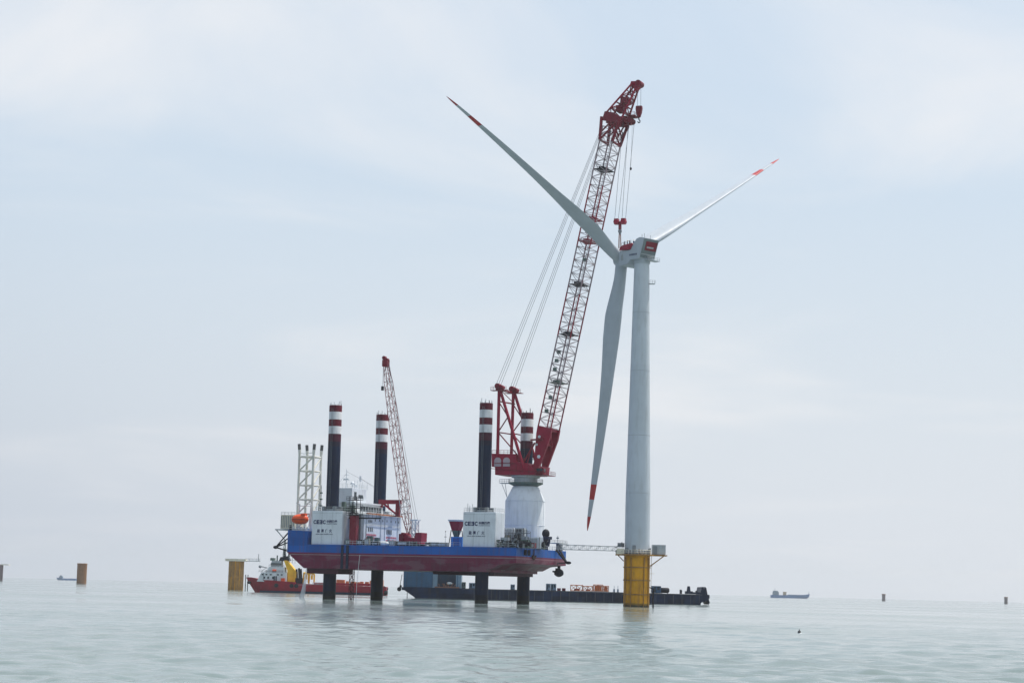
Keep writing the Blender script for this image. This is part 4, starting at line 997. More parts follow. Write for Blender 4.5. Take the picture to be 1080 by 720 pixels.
MB().box((-1.3, -1.54, .25), (-.2, -1.502, 2.4)).build('door', GREY, cbx)
MB().box((-1.4, -1.3, .0), (1.9, -1.1, .12)).box((-1.4, 1.1, .0), (1.9, 1.3, .12)).build('skid', OCHRE, cbx)

TT = P(676.4, 275, 548).z
print('tower top', TT)
TU = thing('wind_turbine', 'white three-bladed offshore wind turbine on a yellow foundation', 'wind turbine', TB+Vector((0, 0, PF+.3)))
TH_ = TT-PF-.3
pr_ = [(3.42, 0)]+[(3.42-(3.42-2.08)*(max(0, k/24-.18)/.82)**1.0, TH_*k/24) for k in range(1, 25)]
tw = MB().lathe(pr_, 64).build('tower', TOWER, TU, True)
b = MB()
for f_ in (.205, .40, .62, .82):
    r_ = 3.42-(3.42-2.08)*max(0, f_-.18)/.82; b.lathe([(r_+.005, TH_*f_-.1), (r_+.03, TH_*f_-.1), (r_+.03, TH_*f_+.1), (r_+.005, TH_*f_+.1)], 64)
b.build('flange_ring', mat('tower_seam', (.43, .47, .50), .5), tw, True)
b = MB().lathe([(3.44, .05), (3.62, .05), (3.62, .35), (3.44, .35)], 56); b.box((-1.5, -3.5, .3), (-.6, -3.3, 2.4)); b.build('tower_door', GREY, tw)
b = MB()
for a in range(-170, 0, 14): t_ = R(a); b.box((3.5*math.cos(t_)-.1, 3.5*math.sin(t_)-.1, .3), (3.5*math.cos(t_)+.25, 3.5*math.sin(t_)+.1, random.uniform(.8, 1.9)))
b.build('base_fittings', GREY, tw)
b = MB().box((2.0, -1.0, TH_-6.6), (3.7, .2, TH_-6.45)); b.rail([(2.2, -1, TH_-6.45), (3.7, -1, TH_-6.45), (3.7, .2, TH_-6.45)], .9, .04, .8); b.build('service_platform', LIGHTG, tw)
# nacelle frame of reference
PSI = R(41.5); TILT = R(5)
nv = Vector((-math.sin(PSI), math.cos(PSI), 0)); hv_ = Vector((math.cos(PSI), math.sin(PSI), 0))
base = TB + Vector((0, 0, TT))
def nac(m_, name, parent, pts, y0, y1, bevel=0):    # prism along the nacelle's side direction; pts (forward, up)
    b = MB().prism(pts, y0, y1); M3 = Matrix(((nv.x, hv_.x, 0), (nv.y, hv_.y, 0), (0, 0, 1))).to_4x4()
    off = Matrix.Translation(Vector((0, 0, TH_)))
    return b.build(name, m_, parent, mx=off @ M3, bevel=bevel)
NC = nac(TWHITE, 'nacelle', TU, [(-1.9, .35), (-3.7, 5.7), (-2.0, 6.1), (-.6, 5.8), (1.9, 2.9), (3.6, 2.9), (5.9, 3.1), (6.3, 2.0), (6.3, -1.0), (5.6, -1.3), (2.6, -1.0), (1.6, .05), (-1.5, .05)], -3.0, 3.0, .1)
M3 = Matrix(((nv.x, hv_.x, 0), (nv.y, hv_.y, 0), (0, 0, 1)))
def nl(x, y, z): return M3 @ Vector((x, y, z)) + Vector((0, 0, TH_))
# rear grille and red panel on the slanted back
def rear(y0, y1, z0, z1, m_, name, pr_=.05, par=NC):
    def pt(y, z, d): x = -1.9-(z-.35)*1.8/5.35; return nl(x-d, y, z)
    vs = [pt(y, z, d) for d in (.01, pr_+.01) for (y, z) in ((y0, z0), (y1, z0), (y1, z1), (y0, z1))]
    return MB().add(vs, [(0, 1, 2, 3), (4, 5, 6, 7), (0, 1, 5, 4), (1, 2, 6, 5), (2, 3, 7, 6), (3, 0, 4, 7)]).build(name, m_, par)
rear(-2.8, 2.8, .5, 5.55, mat('rear_grille_green_grey', (.16, .20, .21), .5), 'rear_grille')
rear(-1.8, 2.6, 2.5, 4.9, DKRED, 'rear_panel', .12)
rear(-1.2, 1.4, 3.1, 3.5, LIGHTG, 'rear_slot', .16)
rear(-2.7, 2.7, 1.3, 1.5, LIGHTG, 'rear_rib', .15)
# red maintenance deck in front, railings
rd = MB(); 
for y in (-3.2, 2.9): 
    q_ = [(1.5, 2.95), (5.9, 3.15), (5.4, 4.2), (4.4, 4.5), (.9, 4.75), (.5, 4.4)]
    o_ = nac(RED, 'maintenance_fairing', NC, q_, y, y+.3)
rd = MB()
for p_, q_ in (((1.6, -2.8, 4.9), (5.2, -2.8, 4.6)), ((1.6, 2.8, 4.9), (5.2, 2.8, 4.6))):
    a, c = nl(*p_), nl(*q_); rd.tube(a+Vector((0, 0, .7)), c+Vector((0, 0, .7)), .05, 5)
    for i in range(6): e_ = a.lerp(c, i/5); rd.tube(e_-Vector((0, 0, .6)), e_+Vector((0, 0, .7)), .05, 5)
for x, y in ((-1.4, -1.5), (-2.2, 1.0), (-3.0, -2.2)): e_ = nl(x, y, 5.8); rd.tube(e_, e_+Vector((0, 0, 1.3)), .06, 5)
rd.build('top_rail', GREY, NC)
dk = nac(LIGHTG, 'roof_deck', NC, [(1.9, 3.0), (5.6, 3.2), (5.5, 4.1), (1.2, 4.1)], -2.8, 2.8)
pf_ = MB(); a = [nl(-1.6, -1.2, -.2), nl(-3.4, -1.2, -.2), nl(-3.4, 3.6, -.2), nl(-1.6, 3.6, -.2)]
pf_.add([*a, *[p_+Vector((0, 0, .15)) for p_ in a]], [(0, 1, 2, 3), (4, 5, 6, 7), (0, 1, 5, 4), (1, 2, 6, 5), (2, 3, 7, 6), (3, 0, 4, 7)])
pf_.rail([a[0], a[1], a[2]], 1.0, .05, 1.0); pf_.build('rear_balcony', LIGHTG, NC)
b = MB().lathe([(2.25, -.9), (2.35, -.5), (2.35, .2)], 40, (0, 0, TH_)); b.build('yaw_bearing', TWHITE, TU, True)
# small dark maker's lettering on the side, illegible in the photograph
b = MB()
for i in range(6): 
    a0 = nl(1.9-i*.5, -3.03, 1.2); a1 = nl(1.55-i*.5, -3.03, 1.2)
    b.add([a0, a1, a1+Vector((0, 0, .5)), a0+Vector((0, 0, .5)), a0-hv_*.03, a1-hv_*.03, a1-hv_*.03+Vector((0, 0, .5)), a0-hv_*.03+Vector((0, 0, .5))], [(0, 1, 2, 3), (4, 5, 6, 7), (0, 1, 5, 4), (1, 2, 6, 5), (2, 3, 7, 6), (3, 0, 4, 7)])
b.build('side_marking', mat('marking_grey_blue', (.08, .10, .16), .5), NC)
nac(mat('side_hatch_grey', (.30, .33, .34), .5), 'side_hatch', NC, [(4.3, .2), (5.2, .2), (5.2, 1.7), (4.6, 2.1)], -3.05, -3.003)
# hub
nt_ = (nv*math.cos(TILT)+Vector((0, 0, math.sin(TILT)))).normalized(); upv = hv_.cross(nt_); upv = -upv if upv.z < 0 else upv
HUBL = nl(8.0, 0, 1.0)
RH = Matrix((hv_, upv, nt_)).transposed()    # columns: side, up, axis
prof = [(1.9, -1.9), (2.05, -1.0), (2.15, 0), (1.95, 1.2), (1.5, 2.0), (.8, 2.5), (.05, 2.65)]
hub = MB().lathe(prof, 40).build('hub', TWHITE, TU, True, mx=Matrix.Translation(HUBL) @ RH.to_4x4())
G0, RB, CONE, PREB = R(-.6), 76.0, R(1.2), 2.2
def blade(aoff):
    a = R(aoff)+G0
    r = (hv_*math.sin(a)+upv*math.cos(a)); r = (r*math.cos(CONE)+nt_*math.sin(CONE)).normalized()
    tg = (hv_*math.cos(a)-upv*math.sin(a))
    def ring(f_):
        s_ = 1.3+f_*((74.8 if aoff == -60 else RB)-1.3)
        bl = min(1, max(0, (f_-.03)/.16)); bl = bl*bl*(3-2*bl)
        pts_ch = [(0, 3.3), (.05, 3.35), (.12, 4.0), (.20, 4.75), (.28, 4.6), (.4, 3.7), (.55, 2.95), (.7, 2.3), (.85, 1.6), (.95, 1.0), (.985, .55), (1, .12)]
        for (x0, c0), (x1, c1) in zip(pts_ch, pts_ch[1:]):
            if x0 <= f_ <= x1: c = c0+(c1-c0)*(f_-x0)/(x1-x0); break
        th = 3.3*(1-bl)/c + bl*(max(.28, .58-.6*f_) if aoff == -60 else max(.24 if aoff == 60 else .16, .42-.5*f_))
        tw_ = R({-60: -85, 60: 106, 180: 40}[aoff] + 8*max(0, 1-f_*2.2) - 6*f_)
        cd_ = tg*math.cos(tw_)+nt_*math.sin(tw_); nd_ = cd_.cross(r)
        cen = HUBL + r*s_ + nt_*{-60: 2.2, 60: .4, 180: 4.4}[aoff]*f_**2 + Vector((0, 0, {-60: -1.6, 60: .9, 180: -.6}[aoff]*f_**2))
        out_ = []
        for i in range(20):
            t_ = 2*math.pi*i/20
            xc = .5*math.cos(t_); yc = .5*math.sin(t_)*th
            xa = .5*math.cos(t_)+.5                      # 0 leading .. 1 trailing
            ya = math.copysign(1, math.sin(t_))*th*5*(.2969*math.sqrt(max(xa, 0))-.126*xa-.3516*xa**2+.2843*xa**3-.1015*xa**4) if abs(math.sin(t_)) > 1e-6 else 0
            x = (1-bl)*xc+bl*(xa-.32); y = (1-bl)*yc+bl*ya
            cc = c*(1.14 if f_ > .03 and aoff != 180 else 1.0) if f_ > .12 or aoff == 180 else c*(1+.14*f_/.12 if aoff != 180 else 1)
            out_.append(cen+cd_*x*cc+nd_*y*cc)
        return out_
    def seg(f0, f1, n_): return [ring(f0+(f1-f0)*k/n_) for k in range(n_+1)]
    b = MB(); b.rings(seg(0, .826, 44)); b.rings(seg(.883, .947, 4)); o = b.build('blade', TWHITE, TU, True)
    MB().rings(seg(.826, .883, 4)).build('red_band', BANDRED, o, True); MB().rings(seg(.947, 1, 6)).build('red_tip', BANDRED, o, True)
    root = MB().tube(HUBL+r*.6, HUBL+r*1.6, 1.72, 32).build('root_collar', TWHITE, o, True)
    return o
for a in (-60, 60, 180): blade(a)
p0 = HUBL - nt_*0
b = MB().tube(nl(5.8, 0, .8), HUBL-nt_*1.6, 1.9, 36); b.build('main_shaft_cover', TWHITE, TU, True)
b = MB()
c = HUBL - hv_*2.1; b.tube(c-hv_*.06, c+hv_*.05, .38, 16); b.build('hub_hatch', DARK, TU)

# workers on the nacelle's roof deck
def worker(i, x, y, face, m_, lab):
    p_ = TU.location + nl(x, y, 4.1)
    me = bpy.data.meshes.new('person')
    f_ = Vector((math.cos(face), math.sin(face), 0)); s_ = Vector((-f_.y, f_.x, 0)); z = Vector((0, 0, 1))
    v = [z*.95, z*1.2, z*1.42, z*1.52, z*1.68,
         s_*.11+z*.9, s_*.13+z*.5+f_*.03, s_*.13+z*.06, s_*.13+f_*.14+z*.04,
         -s_*.11+z*.9, -s_*.13+z*.5+f_*.03, -s_*.13+z*.06, -s_*.13+f_*.14+z*.04,
         s_*.21+z*1.4, s_*.27+z*1.13+f_*.05, s_*.22+z*.95+f_*.25,
         -s_*.21+z*1.4, -s_*.27+z*1.13+f_*.05, -s_*.22+z*.98+f_*.25]
    r_ = [.15, .15, .15, .07, .11, .1, .075, .05, .045, .1, .075, .05, .045, .07, .055, .04, .07, .055, .04]
    e = [(0, 1), (1, 2), (2, 3), (3, 4), (0, 5), (5, 6), (6, 7), (7, 8), (0, 9), (9, 10), (10, 11), (11, 12), (2, 13), (13, 14), (14, 15), (2, 16), (16, 17), (17, 18)]
    me.from_pydata([tuple(q) for q in v], e, [])
    o = bpy.data.objects.new('person', me); COL.objects.link(o)
    md = o.modifiers.new('skin', 'SKIN'); sd2 = me.skin_vertices[0].data
    for k, q in enumerate(r_): sd2[k].radius = (q, q)
    sd2[0].use_root = True
    o.modifiers.new('sub', 'SUBSURF').levels = 1; o.modifiers['sub'].render_levels = 1
    dg = bpy.context.evaluated_depsgraph_get(); dg.update()
    m2_ = bpy.data.meshes.new_from_object(o.evaluated_get(dg)); o.modifiers.clear(); o.data = m2_
    m2_.materials.clear(); m2_.materials.append(m_); o.location = p_
    hm_ = MB().ball((0, 0, 1.76), .15, (1, 1, .75)).build('hard_hat', FUNY if i % 2 else WHITE, o, True)
    tag(o, lab, 'person', 'workers on the turbine roof'); return o
worker(0, 4.9, -2.1, 3.4, SKIN, 'worker in dark red nearest the rotor on the turbine roof deck')
worker(1, 3.9, -1.9, 2.8, SKIN2, 'worker in dark blue and yellow hat second from the rotor on the roof deck')
worker(2, 2.9, -2.0, .4, SKIN, 'worker in dark red and white hat in the middle of the roof deck')
worker(3, 2.1, -1.2, 5.0, SKIN2, 'worker in dark blue standing against the raised rear housing')

# gangway
ga = W(1.4, onu(592, 577, 1.4)[0], DECK+.35); gb = TB+Vector((-4.2, -1.5, PF+1.1))
L_ = (gb-ga); GW = thing('gangway', 'light grey truss gangway from the vessel stern to the foundation platform', 'gangway', ga, math.atan2(L_.y, L_.x))
Lh = math.hypot(L_.x, L_.y); dz = L_.z
b, c = MB(), MB()
lattice(b, c, [(0, -.6, 0), (0, .6, 0), (0, .6, 1.35), (0, -.6, 1.35)], [(Lh, -.6, dz), (Lh, .6, dz), (Lh, .6, dz+1.15), (Lh, -.6, dz+1.15)], 15, .085, .05)
b.build('truss_chord', LIGHTG, GW); c.build('truss_lacing', LIGHTG, GW)
MB().add([(0, -.5, -.05), (Lh, -.5, dz-.05), (Lh, .5, dz-.05), (0, .5, -.05), (0, -.5, .05), (Lh, -.5, dz+.05), (Lh, .5, dz+.05), (0, .5, .05)], [(0, 1, 2, 3), (4, 5, 6, 7), (0, 1, 5, 4), (1, 2, 6, 5), (2, 3, 7, 6), (3, 0, 4, 7)]).build('walkway', GREY, GW)
MB().box((Lh-1.6, -.9, dz-.3), (Lh+.6, .9, dz+.1)).box((Lh-1.0, -.8, dz+1.1), (Lh+.2, .8, dz+2.2)).tube((Lh-2, 0, dz+1.0), (Lh, 0, dz+2.4), .1, 6).build('landing_head', GREY, GW)

# water discharge falling from the hull
du, _ = on(323, 610, -.4)
b = MB(); rings_ = []
for k in range(12):
    f_ = k/11; r_ = .12+.55*f_; rings_.append([(r_*(1+.25*math.sin(i*2.3+k*1.7))*math.cos(2*math.pi*i/14)-1.0*f_**1.6, r_*.6*math.sin(2*math.pi*i/14)-.4*f_, 8.4*(1-f_)+.05) for i in range(14)])
b.rings(rings_)
wm = mat('falling_water', (.75, .80, .82), .6, var=.1, alpha=.42)
wo = b.build('water_discharge', wm, None, True); wo.location = W(du, -.5, 0); wo['kind'] = 'stuff'

# ------------------------------------------------------------------ distant foundations
def far_pile(px, Y, dia, H, m_, label, plat=None, name='monopile_foundation', top=None):
    g = G(px, Y); t = thing(name, label, 'monopile', g)
    MB().lathe([(dia/2, -3), (dia/2, H-.1), (dia/2-.2, H)], 40).build('pile', m_, t, True)
    return t
t = far_pile(248.3, 1050, 8.0, 15.0, OCHRE, 'rusty yellow foundation pile with cream platform left of the red tug'); g = G(248.3, 1050)
b = MB().box((-5.4, -4, 15.004), (5.2, 4, 16.3)); b.build('platform', CREAM, t)
b = MB().box((5.2, -3, 15.1), (12.5, 2, 15.4)); b.rail([(5.2, -3, 15.4), (12.5, -3, 15.4)], 1.2, .1, 2); b.tube((11.8, -3, 15.4), (11.8, -3, 19), .2, 6); b.build('side_platform', LIGHTG, t)
b = MB()
for x in (5.2, 6.4): b.tube((x, -1, -2), (x, -1, 8.2), .22, 8)
b.build('boat_landing', DARK, t)
b = MB().tube((0, -4.15, -2), (0, -4.15, 15), .18, 6).tube((2.2, -3.5, -2), (2.2, -3.5, 15), .15, 6).tube((-2, -3.6, -1), (-2, -3.6, 7), .2, 6); b.build('cable_pipe', YELLOW, t)
t = far_pile(85.8, 1650, 8.0, 16.6, BROWN, 'plain brown foundation pile alone near the left edge'); MB().lathe([(4.03, 15.7), (4.25, 15.7), (4.25, 16.5), (4.03, 16.5)], 40).build('top_flange', BROWN, t, True)
t = far_pile(-1.0, 1900, 6.5, 15, GBR, 'dark foundation pile cut by the left edge of the picture'); MB().box((-4, -3, 15.004), (9, 3, 15.8)).build('platform', CREAM, t)
t = far_pile(932, 3000, 5.0, 10.6, GBR, 'tiny brown pile on the right horizon, the one nearer the cargo ship'); MB().lathe([(2.82, 9.6), (3.1, 9.6), (3.1, 10.4), (2.82, 10.4)], 24).build('top_flange', BROWN, t)
t = far_pile(1061, 3000, 5.0, 10.6, GBR, 'tiny brown pile on the horizon at the far right edge'); MB().lathe([(2.82, 9.6), (3.1, 9.6), (3.1, 10.4), (2.82, 10.4)], 24).build('top_flange', BROWN, t)

# ------------------------------------------------------------------ ships far off
def hull_shape(L, Bm, H, bow_h, bow=1, n=16, stem=.10, stern=.02):
    """ship hull lofted along x; bow at -x when bow=-1"""
    rs = []
    for k in range(n+1):
        f_ = k/n; x = -L/2+L*f_
        g_ = (1-f_) if bow < 0 else f_            # 1 at bow
        wd = Bm/2*(1-max(0, (g_-.72)/.28)**2.2*.97)*(1-max(0, (.06-g_)/.06)*.15)
        wl = wd*(1-max(0, (g_-.6)/.4)**1.3*.9)
        top_ = H+(bow_h-H)*max(0, (g_-.72)/.28)**1.3
        sh = (stem*L*max(0, (g_-.85)/.15))*(1 if bow > 0 else -1)
        xx = x - sh*0
        xb = x - sh
        rs.append([(xb, -wl*.9, -1.0), (xb+sh*.2, -wl, 0), (xx-sh*.25, -(wl+wd)/2*1.0, H*.5), (xx, -wd, top_), (xx, wd, top_), (xx-sh*.25, (wl+wd)/2, H*.5), (xb+sh*.2, wl, 0), (xb, wl*.9, -1.0)])
    return rs
HZB = mat('ship_blue', (.05, .16, .36), .6)
g = G(833.5, 3900)
t = thing('cargo_ship', 'small hazy blue cargo ship on the right horizon', 'ship', g)
MB().rings(hull_shape(76, 13, 5.5, 9, 1)).build('hull', HZB, t)
sp_ = MB().box((-34, -5, 5.5), (-23, 5, 11.5)).box((-33, -5.5, 11.5), (-25, 5.5, 13.6)).tube((-30, 0, 13.6), (-30, 0, 18), .4, 6).build('superstructure', PALEB, t)
MB().box((-14, -3, 5.5), (-8, 3, 12)).build('deck_house', mat('ship_tan', (.45, .33, .2), .6), t); MB().box((-5, -5, 5.5), (30, 5, 6.8)).build('hatch_covers', PALEB, t)
MB().tube((36, 0, 8), (36, 0, 13), .4, 6).build('foremast', PALEB, t)
g = G(70, 4200)
t = thing('cargo_ship', 'tiny hazy blue ship on the left horizon beside the plain brown pile', 'ship', g)
MB().rings(hull_shape(42, 10, 3.8, 5.5, -1)).build('hull', HZB, t)
MB().box((-15, -4, 3.8), (-8, 4, 8)).box((-13, -4, 8), (-10, 4, 10)).build('superstructure', PALEB, t)

# ------------------------------------------------------------------ red tug / supply vessel
TY = 880
tg0 = G(334, TY); SC = P(335, 620, TY)
def tx(px): return G(px, TY).x - tg0.x
TUG = thing('supply_tug', 'red hulled supply tug with white bridge and yellow funnel behind the jack-up bow', 'tug', tg0)
xb, xs = tx(259), tx(408)
zb, zd = P(262, 608.5, TY).z, P(300, 612.5, TY).z
# hull by side profile, three stations of width
def prof_hull():
    rs = []
    st = [(0, .04, zb, .07), (.03, .25, zb+.1, .09), (.07, .55, zb-.2, .30), (.12, .8, zb-1.0, .6), (.17, .95, zd+.3, .85), (.25, 1, zd, 1), (.36, 1, zd-.3, 1), (.362, 1, zd-.9, 1), (.48, 1, zd-1.0, 1), (.482, 1, 4.0, 1), (.75, 1, 3.8, 1), (.97, .95, 3.7, .9), (1, .85, 3.7, .75)]
    for f_, wd, zt, wl in st:
        x = xb+(xs-xb)*f_; rk = 5.0*max(0, 1-f_/.1)
        wd *= 7; wl *= 6.3
        rs.append([(x+rk, -wl, -1.2), (x+rk*.85, -wl, .2), (x+rk*.3, -(wl+wd)/2, zt*.6), (x, -wd, zt), (x, wd, zt), (x+rk*.3, (wl+wd)/2, zt*.6), (x+rk*.85, wl, .2), (x+rk, wl, -1.2)])
    return rs
MB().rings(prof_hull()).build('hull', TUGRED, TUG)
b = MB().box((tx(276), -7.05, .0), (tx(405), -6.4, .9)); b.build('boot_topping', NAVY, TUG)
b = MB()
for px in (293, 309, 314): b.tube((tx(px), -7.3, 3.2), (tx(px), -6.9, 3.2), .9, 12)
b.tube((tx(264), -2, zb-2.2), (tx(262), -3, zb-2.2), .6, 8); b.build('fender', DARK, TUG)
z1 = P(290, 603.5, TY).z; z2 = P(290, 597.5, TY).z; z3 = P(290, 591, TY).z
b = MB().prism([(tx(272), zd-.4), (tx(276.5), z1), (tx(303), z1), (tx(303), zd-.5)], -5.8, 5.8).prism([(tx(281), z1+.004), (tx(284), z2), (tx(300), z2), (tx(301), z1+.004)], -5, 5); ss = b.build('superstructure', WHITE, TUG, bevel=.06)
b = MB().prism([(tx(285.5), z2+.004), (tx(286.5), z3), (tx(296.5), z3), (tx(297), z2+.004)], -4.2, 4.2); br = b.build('wheelhouse', LIGHTG, TUG, bevel=.06)
MB().box((tx(285.5), -4.26, z2+.7), (tx(297), -4.203, z2+1.6)).build('window_band', GLASS, br)
b = MB()
for px in (279, 283, 288): b.box((tx(px), -5.86, zd+.9), (tx(px)+.7, -5.803, zd+1.8))
for px in (289.5, 291.5): b.box((tx(px), -5.86, zd), (tx(px)+.6, -5.803, zd+2.1))
for px in (277, 281, 285.5, 293, 297): b.box((tx(px), -5.86, z1-1.2), (tx(px)+.8, -5.803, z1-.6))
b.build('window', GLASS, ss, keep=True)
b = MB(); b.rail([(tx(274), -5.7, z1), (tx(302), -5.7, z1)], 1.0, .07, 1.4); b.rail([(tx(284), -4.9, z2), (tx(300), -4.9, z2)], 1.0, .07, 1.4); b.tube((tx(279), -5.95, zd), (tx(279), -5.95, z1), .1, 6); b.build('guard_rail', GREY, TUG)
b = MB(); b.box((tx(297.5), -6.4, zd-.3), (tx(301.5), -5.9, zd+1.3)).tube((tx(288), -5.3, z1+.9), (tx(292), -5.3, z1+.9), .5, 8); b.build('rescue_boat', ORANGE, TUG)
b = MB().prism([(tx(299), z3+.2), (tx(302.5), z3+.2), (tx(312.5), z1+.6), (tx(313), zd-.6), (tx(303.5), zd-.6), (tx(303), z1+1)], -3.6, 3.6); b.build('funnel_housing', FUNY, TUG, bevel=.1)
b = MB().prism([(tx(293.5), z3-.1), (tx(295), z3+1.6), (tx(303), z3+2.2), (tx(305), z3+.2)], -3, 3); b.tube((tx(299), 0, z3+1.8), (tx(298.7), 0, z3+5), .55, 8, .35); b.tube((tx(303), 1, z3+1.8), (tx(303), 1, z3+3.6), .35, 8); b.build('exhaust_stack', DARK, TUG)
b = MB(); lattice(b, b, [(tx(297), -.8, z3+2), (tx(299.6), -.8, z3+2), (tx(299.6), .8, z3+2), (tx(297), .8, z3+2)], [(tx(298), -.3, z3+9), (tx(299.2), -.3, z3+9), (tx(299.2), .3, z3+9), (tx(298), .3, z3+9)], 5, .1, .07)
b.box((tx(295.5), -1, z3+5), (tx(301), 1, z3+5.25)); b.box((tx(284.5), -3, z3+.1), (tx(288.5), 3, z3+1.2)); b.tube((tx(291), 0, z3), (tx(291), 0, z3+2.4), .3, 8); b.build('mast', GREEN, TUG)
b = MB().tube((tx(274), 0, z1), (tx(280), 0, z2-.2), .1, 6).tube((tx(273), 0, z2+.2), (tx(281), 0, z2-.5), .25, 6).ball((tx(273.3), 0, z2), .7).rail([(tx(274), -4, zd+1), (tx(282), -5.6, z1)], 1, .06, 1.5); b.rail([(tx(305), -4, z3-1), (tx(311), -4, z3-1)], 3, .08, 1.5); b.build('fire_monitor', GREY, TUG)
b = MB()
for px in (314, 316.5, 318.5): b.tube((tx(px), -3, zd-1), (tx(px)-.6, -3, z2-random.uniform(0, 1.5)), .5, 6)
b.box((tx(312), -4, zd-1.4), (tx(319.5), 4, zd+1.5)); b.build('deck_winch', DARK, TUG)
b = MB()
for x0, x1 in ((320, 325.5), (326, 331.5)):
    b.tube((tx(x0), -3, zd-.9), (tx(x0)+.2, -3, z1+.2), .35, 8); b.tube((tx(x0), -3, z1+.2), (tx(x1), -3, z1-.2), .45, 8); b.tube((tx(x1), -3, z1-.2), (tx(x1), -3, zd-.5), .35, 8)
    b.box((tx(x0)+.8, -3.6, zd+1), (tx(x1)-.6, -2.4, z1-.6))
b.build('yellow_frame', FUNY, TUG)
b = MB().box((tx(315), -6.9, zd-1.5), (tx(342), -6.6, zd-1.0)).rail([(tx(331), -6.8, zd-1.2), (tx(342), -6.8, zd-1.2)], 1, .07, 2); b.build('deck_edge', LIGHTG, TUG)
b = MB().box((tx(332), -6.5, 3.9), (tx(403), -5.9, 4.9)); b.build('stern_rail', TUGRED, TUG)
b = MB()
for px in range(345, 402, 5): s_ = random.uniform(.4, 1.6); b.box((tx(px), -3.5, 3.8), (tx(px)+random.uniform(.8, 2), 3, 5.1+s_))
b.build('stern_deck_gear', DECKOR, TUG)
b = MB().tube((tx(406), -5, 1.2), (tx(409.5), -5, 1.2), 1.0, 10).tube((tx(404), 0, 3.7), (tx(409), 0, 2.6), .5, 8); b.build('stern_roller', DARK, TUG)

# ------------------------------------------------------------------ barge
BY = 740
bg0 = G(590, BY)
def bx2(px): return G(px, BY).x - bg0.x
BR = thing('flat_barge', 'long dark blue flat barge lying behind the jack-up vessel and the yellow foundation', 'barge', bg0)
bh = P(590, 622.6, BY).z
print('barge deck', bh)
b = MB().prism([(bx2(424.5), bh), (bx2(425.5), bh*.72), (bx2(428), bh*.70), (bx2(438.5), 0.3), (bx2(442), -1.2), (bx2(735), -1.2), (bx2(736), .8), (bx2(742), 1.6), (bx2(745), 2.6), (bx2(744.5), bh-.1), (bx2(660), bh)], -12, 12); b.build('hull', BARGE, BR)
b = MB().box((bx2(489), -12.1, bh-.35), (bx2(737), -12.003, bh-.1))
for px in range(500, 735, 9): b.box((bx2(px), -12.09, .3), (bx2(px)+.15, -12.003, bh-.4))
b.build('side_stiffener', mat('barge_rail_grey', (.06, .07, .09), .6, dirt=RUST), BR)
ht_ = 14.2
hs_ = MB().box((bx2(426.5), -11, bh+.004), (bx2(457), 8, bh+ht_)).build('deckhouse', BLUEG, BR, bevel=.08)
MB().box((bx2(457.1), -11.3, bh+.004), (bx2(462), 8, bh+ht_)).build('deckhouse_column', PALEB, BR)
MB().box((bx2(462.1), -8.5, bh+.004), (bx2(481), 8, bh+ht_)).build('deckhouse_bay', mat('dark_blue_bay', (.02, .045, .08), .6, dirt=(.05, .06, .07)), BR)
MB().box((bx2(481.1), -11, bh+.004), (bx2(486.5), 8, bh+ht_)).build('deckhouse_column', PALEB, BR)
b = MB()
for i in range(5): b.box((bx2(427)+i*2.1, -11.06, bh+.4), (bx2(427)+i*2.1+.18, -11.003, bh+ht_-.3))
b.box((bx2(482.5), -11.06, bh+.4), (bx2(483.3), -11.003, bh+ht_-.3)); b.build('wall_rib', BLUEG, hs_)
b = MB().tube((bx2(424), -8, bh+.6), (bx2(421.5), -8, bh-1.0), .35, 8).tube((bx2(424.5), -8, bh+4.5), (bx2(422.5), -8, bh), .12, 6).ball((bx2(422), -8, bh-.8), .8); b.tube((bx2(430.5), -8, bh*.5), (bx2(430.5), -8, -.5), .12, 6); b.build('stern_anchor', DARK, BR)
b = MB().prism([(bx2(736), bh-.2), (bx2(737.5), bh+2.6), (bx2(739), bh+2.5), (bx2(739.6), bh+1.4), (bx2(741), bh+2.7), (bx2(742.2), bh+2.3), (bx2(743.5), bh), (bx2(746), .9), (bx2(745), .2), (bx2(743.5), 1.0), (bx2(741), bh-1.4)], -9, 9); b.build('bow_anchor_rack', NAVY, BR)
b = MB().tube((bx2(725), -4, bh), (bx2(725), -4, bh+2.8), .9, 10, .5).box((bx2(722.5), -6, bh), (bx2(729), 2, bh+1.0)).tube((bx2(716.5), -5, bh), (bx2(716.5), -5, bh+1.5), .4, 8).tube((bx2(733), -5, bh), (bx2(733), -5, bh+1.2), .4, 8); b.box((bx2(720), -11.5, bh), (bx2(738), -11.2, bh+.7)); b.build('bow_winch', NAVY, BR)
def on_barge(name, label, cat, px, y=-6): 
    return thing(name, label, cat, bg0+Vector((bx2(px), y, bh)))
def truss_cage(px0, px1, hgt, label, solid=False, rows=1):
    t = on_barge('orange_cargo_frame', label, 'cargo frame', (px0+px1)/2); L = (bx2(px1)-bx2(px0)); n_ = max(2, int(L/1.8)); b = MB()
    b2 = MB()
    lattice(b, b2, [(-L/2, -2, .2), (-L/2, 2, .2), (-L/2, 2, hgt), (-L/2, -2, hgt)], [(L/2, -2, .2), (L/2, 2, .2), (L/2, 2, hgt), (L/2, -2, hgt)], n_, .14, .09)
    b.build('frame', DECKOR, t); b2.build('bracing', DECKOR, t)
    if solid: MB().box((-L/2+.4, -1.7, .3), (L/2-.4, 1.7, hgt-.25)).build('load', mat('orange_load', (.62, .17, .04), .6, dirt=RUST), t)
    else: MB().box((-L*.2, -1.5, .25), (L*.25, 1.5, hgt*.45)).build('load', DKRED, t)
    t['group'] = 'orange cargo frames on the barge deck'; return t
truss_cage(601, 613.5, 2.2, 'open orange lattice frame on the barge, leftmost of the orange cargo')
truss_cage(614, 624, 1.9, 'low orange lattice frame in the middle of the orange barge cargo')
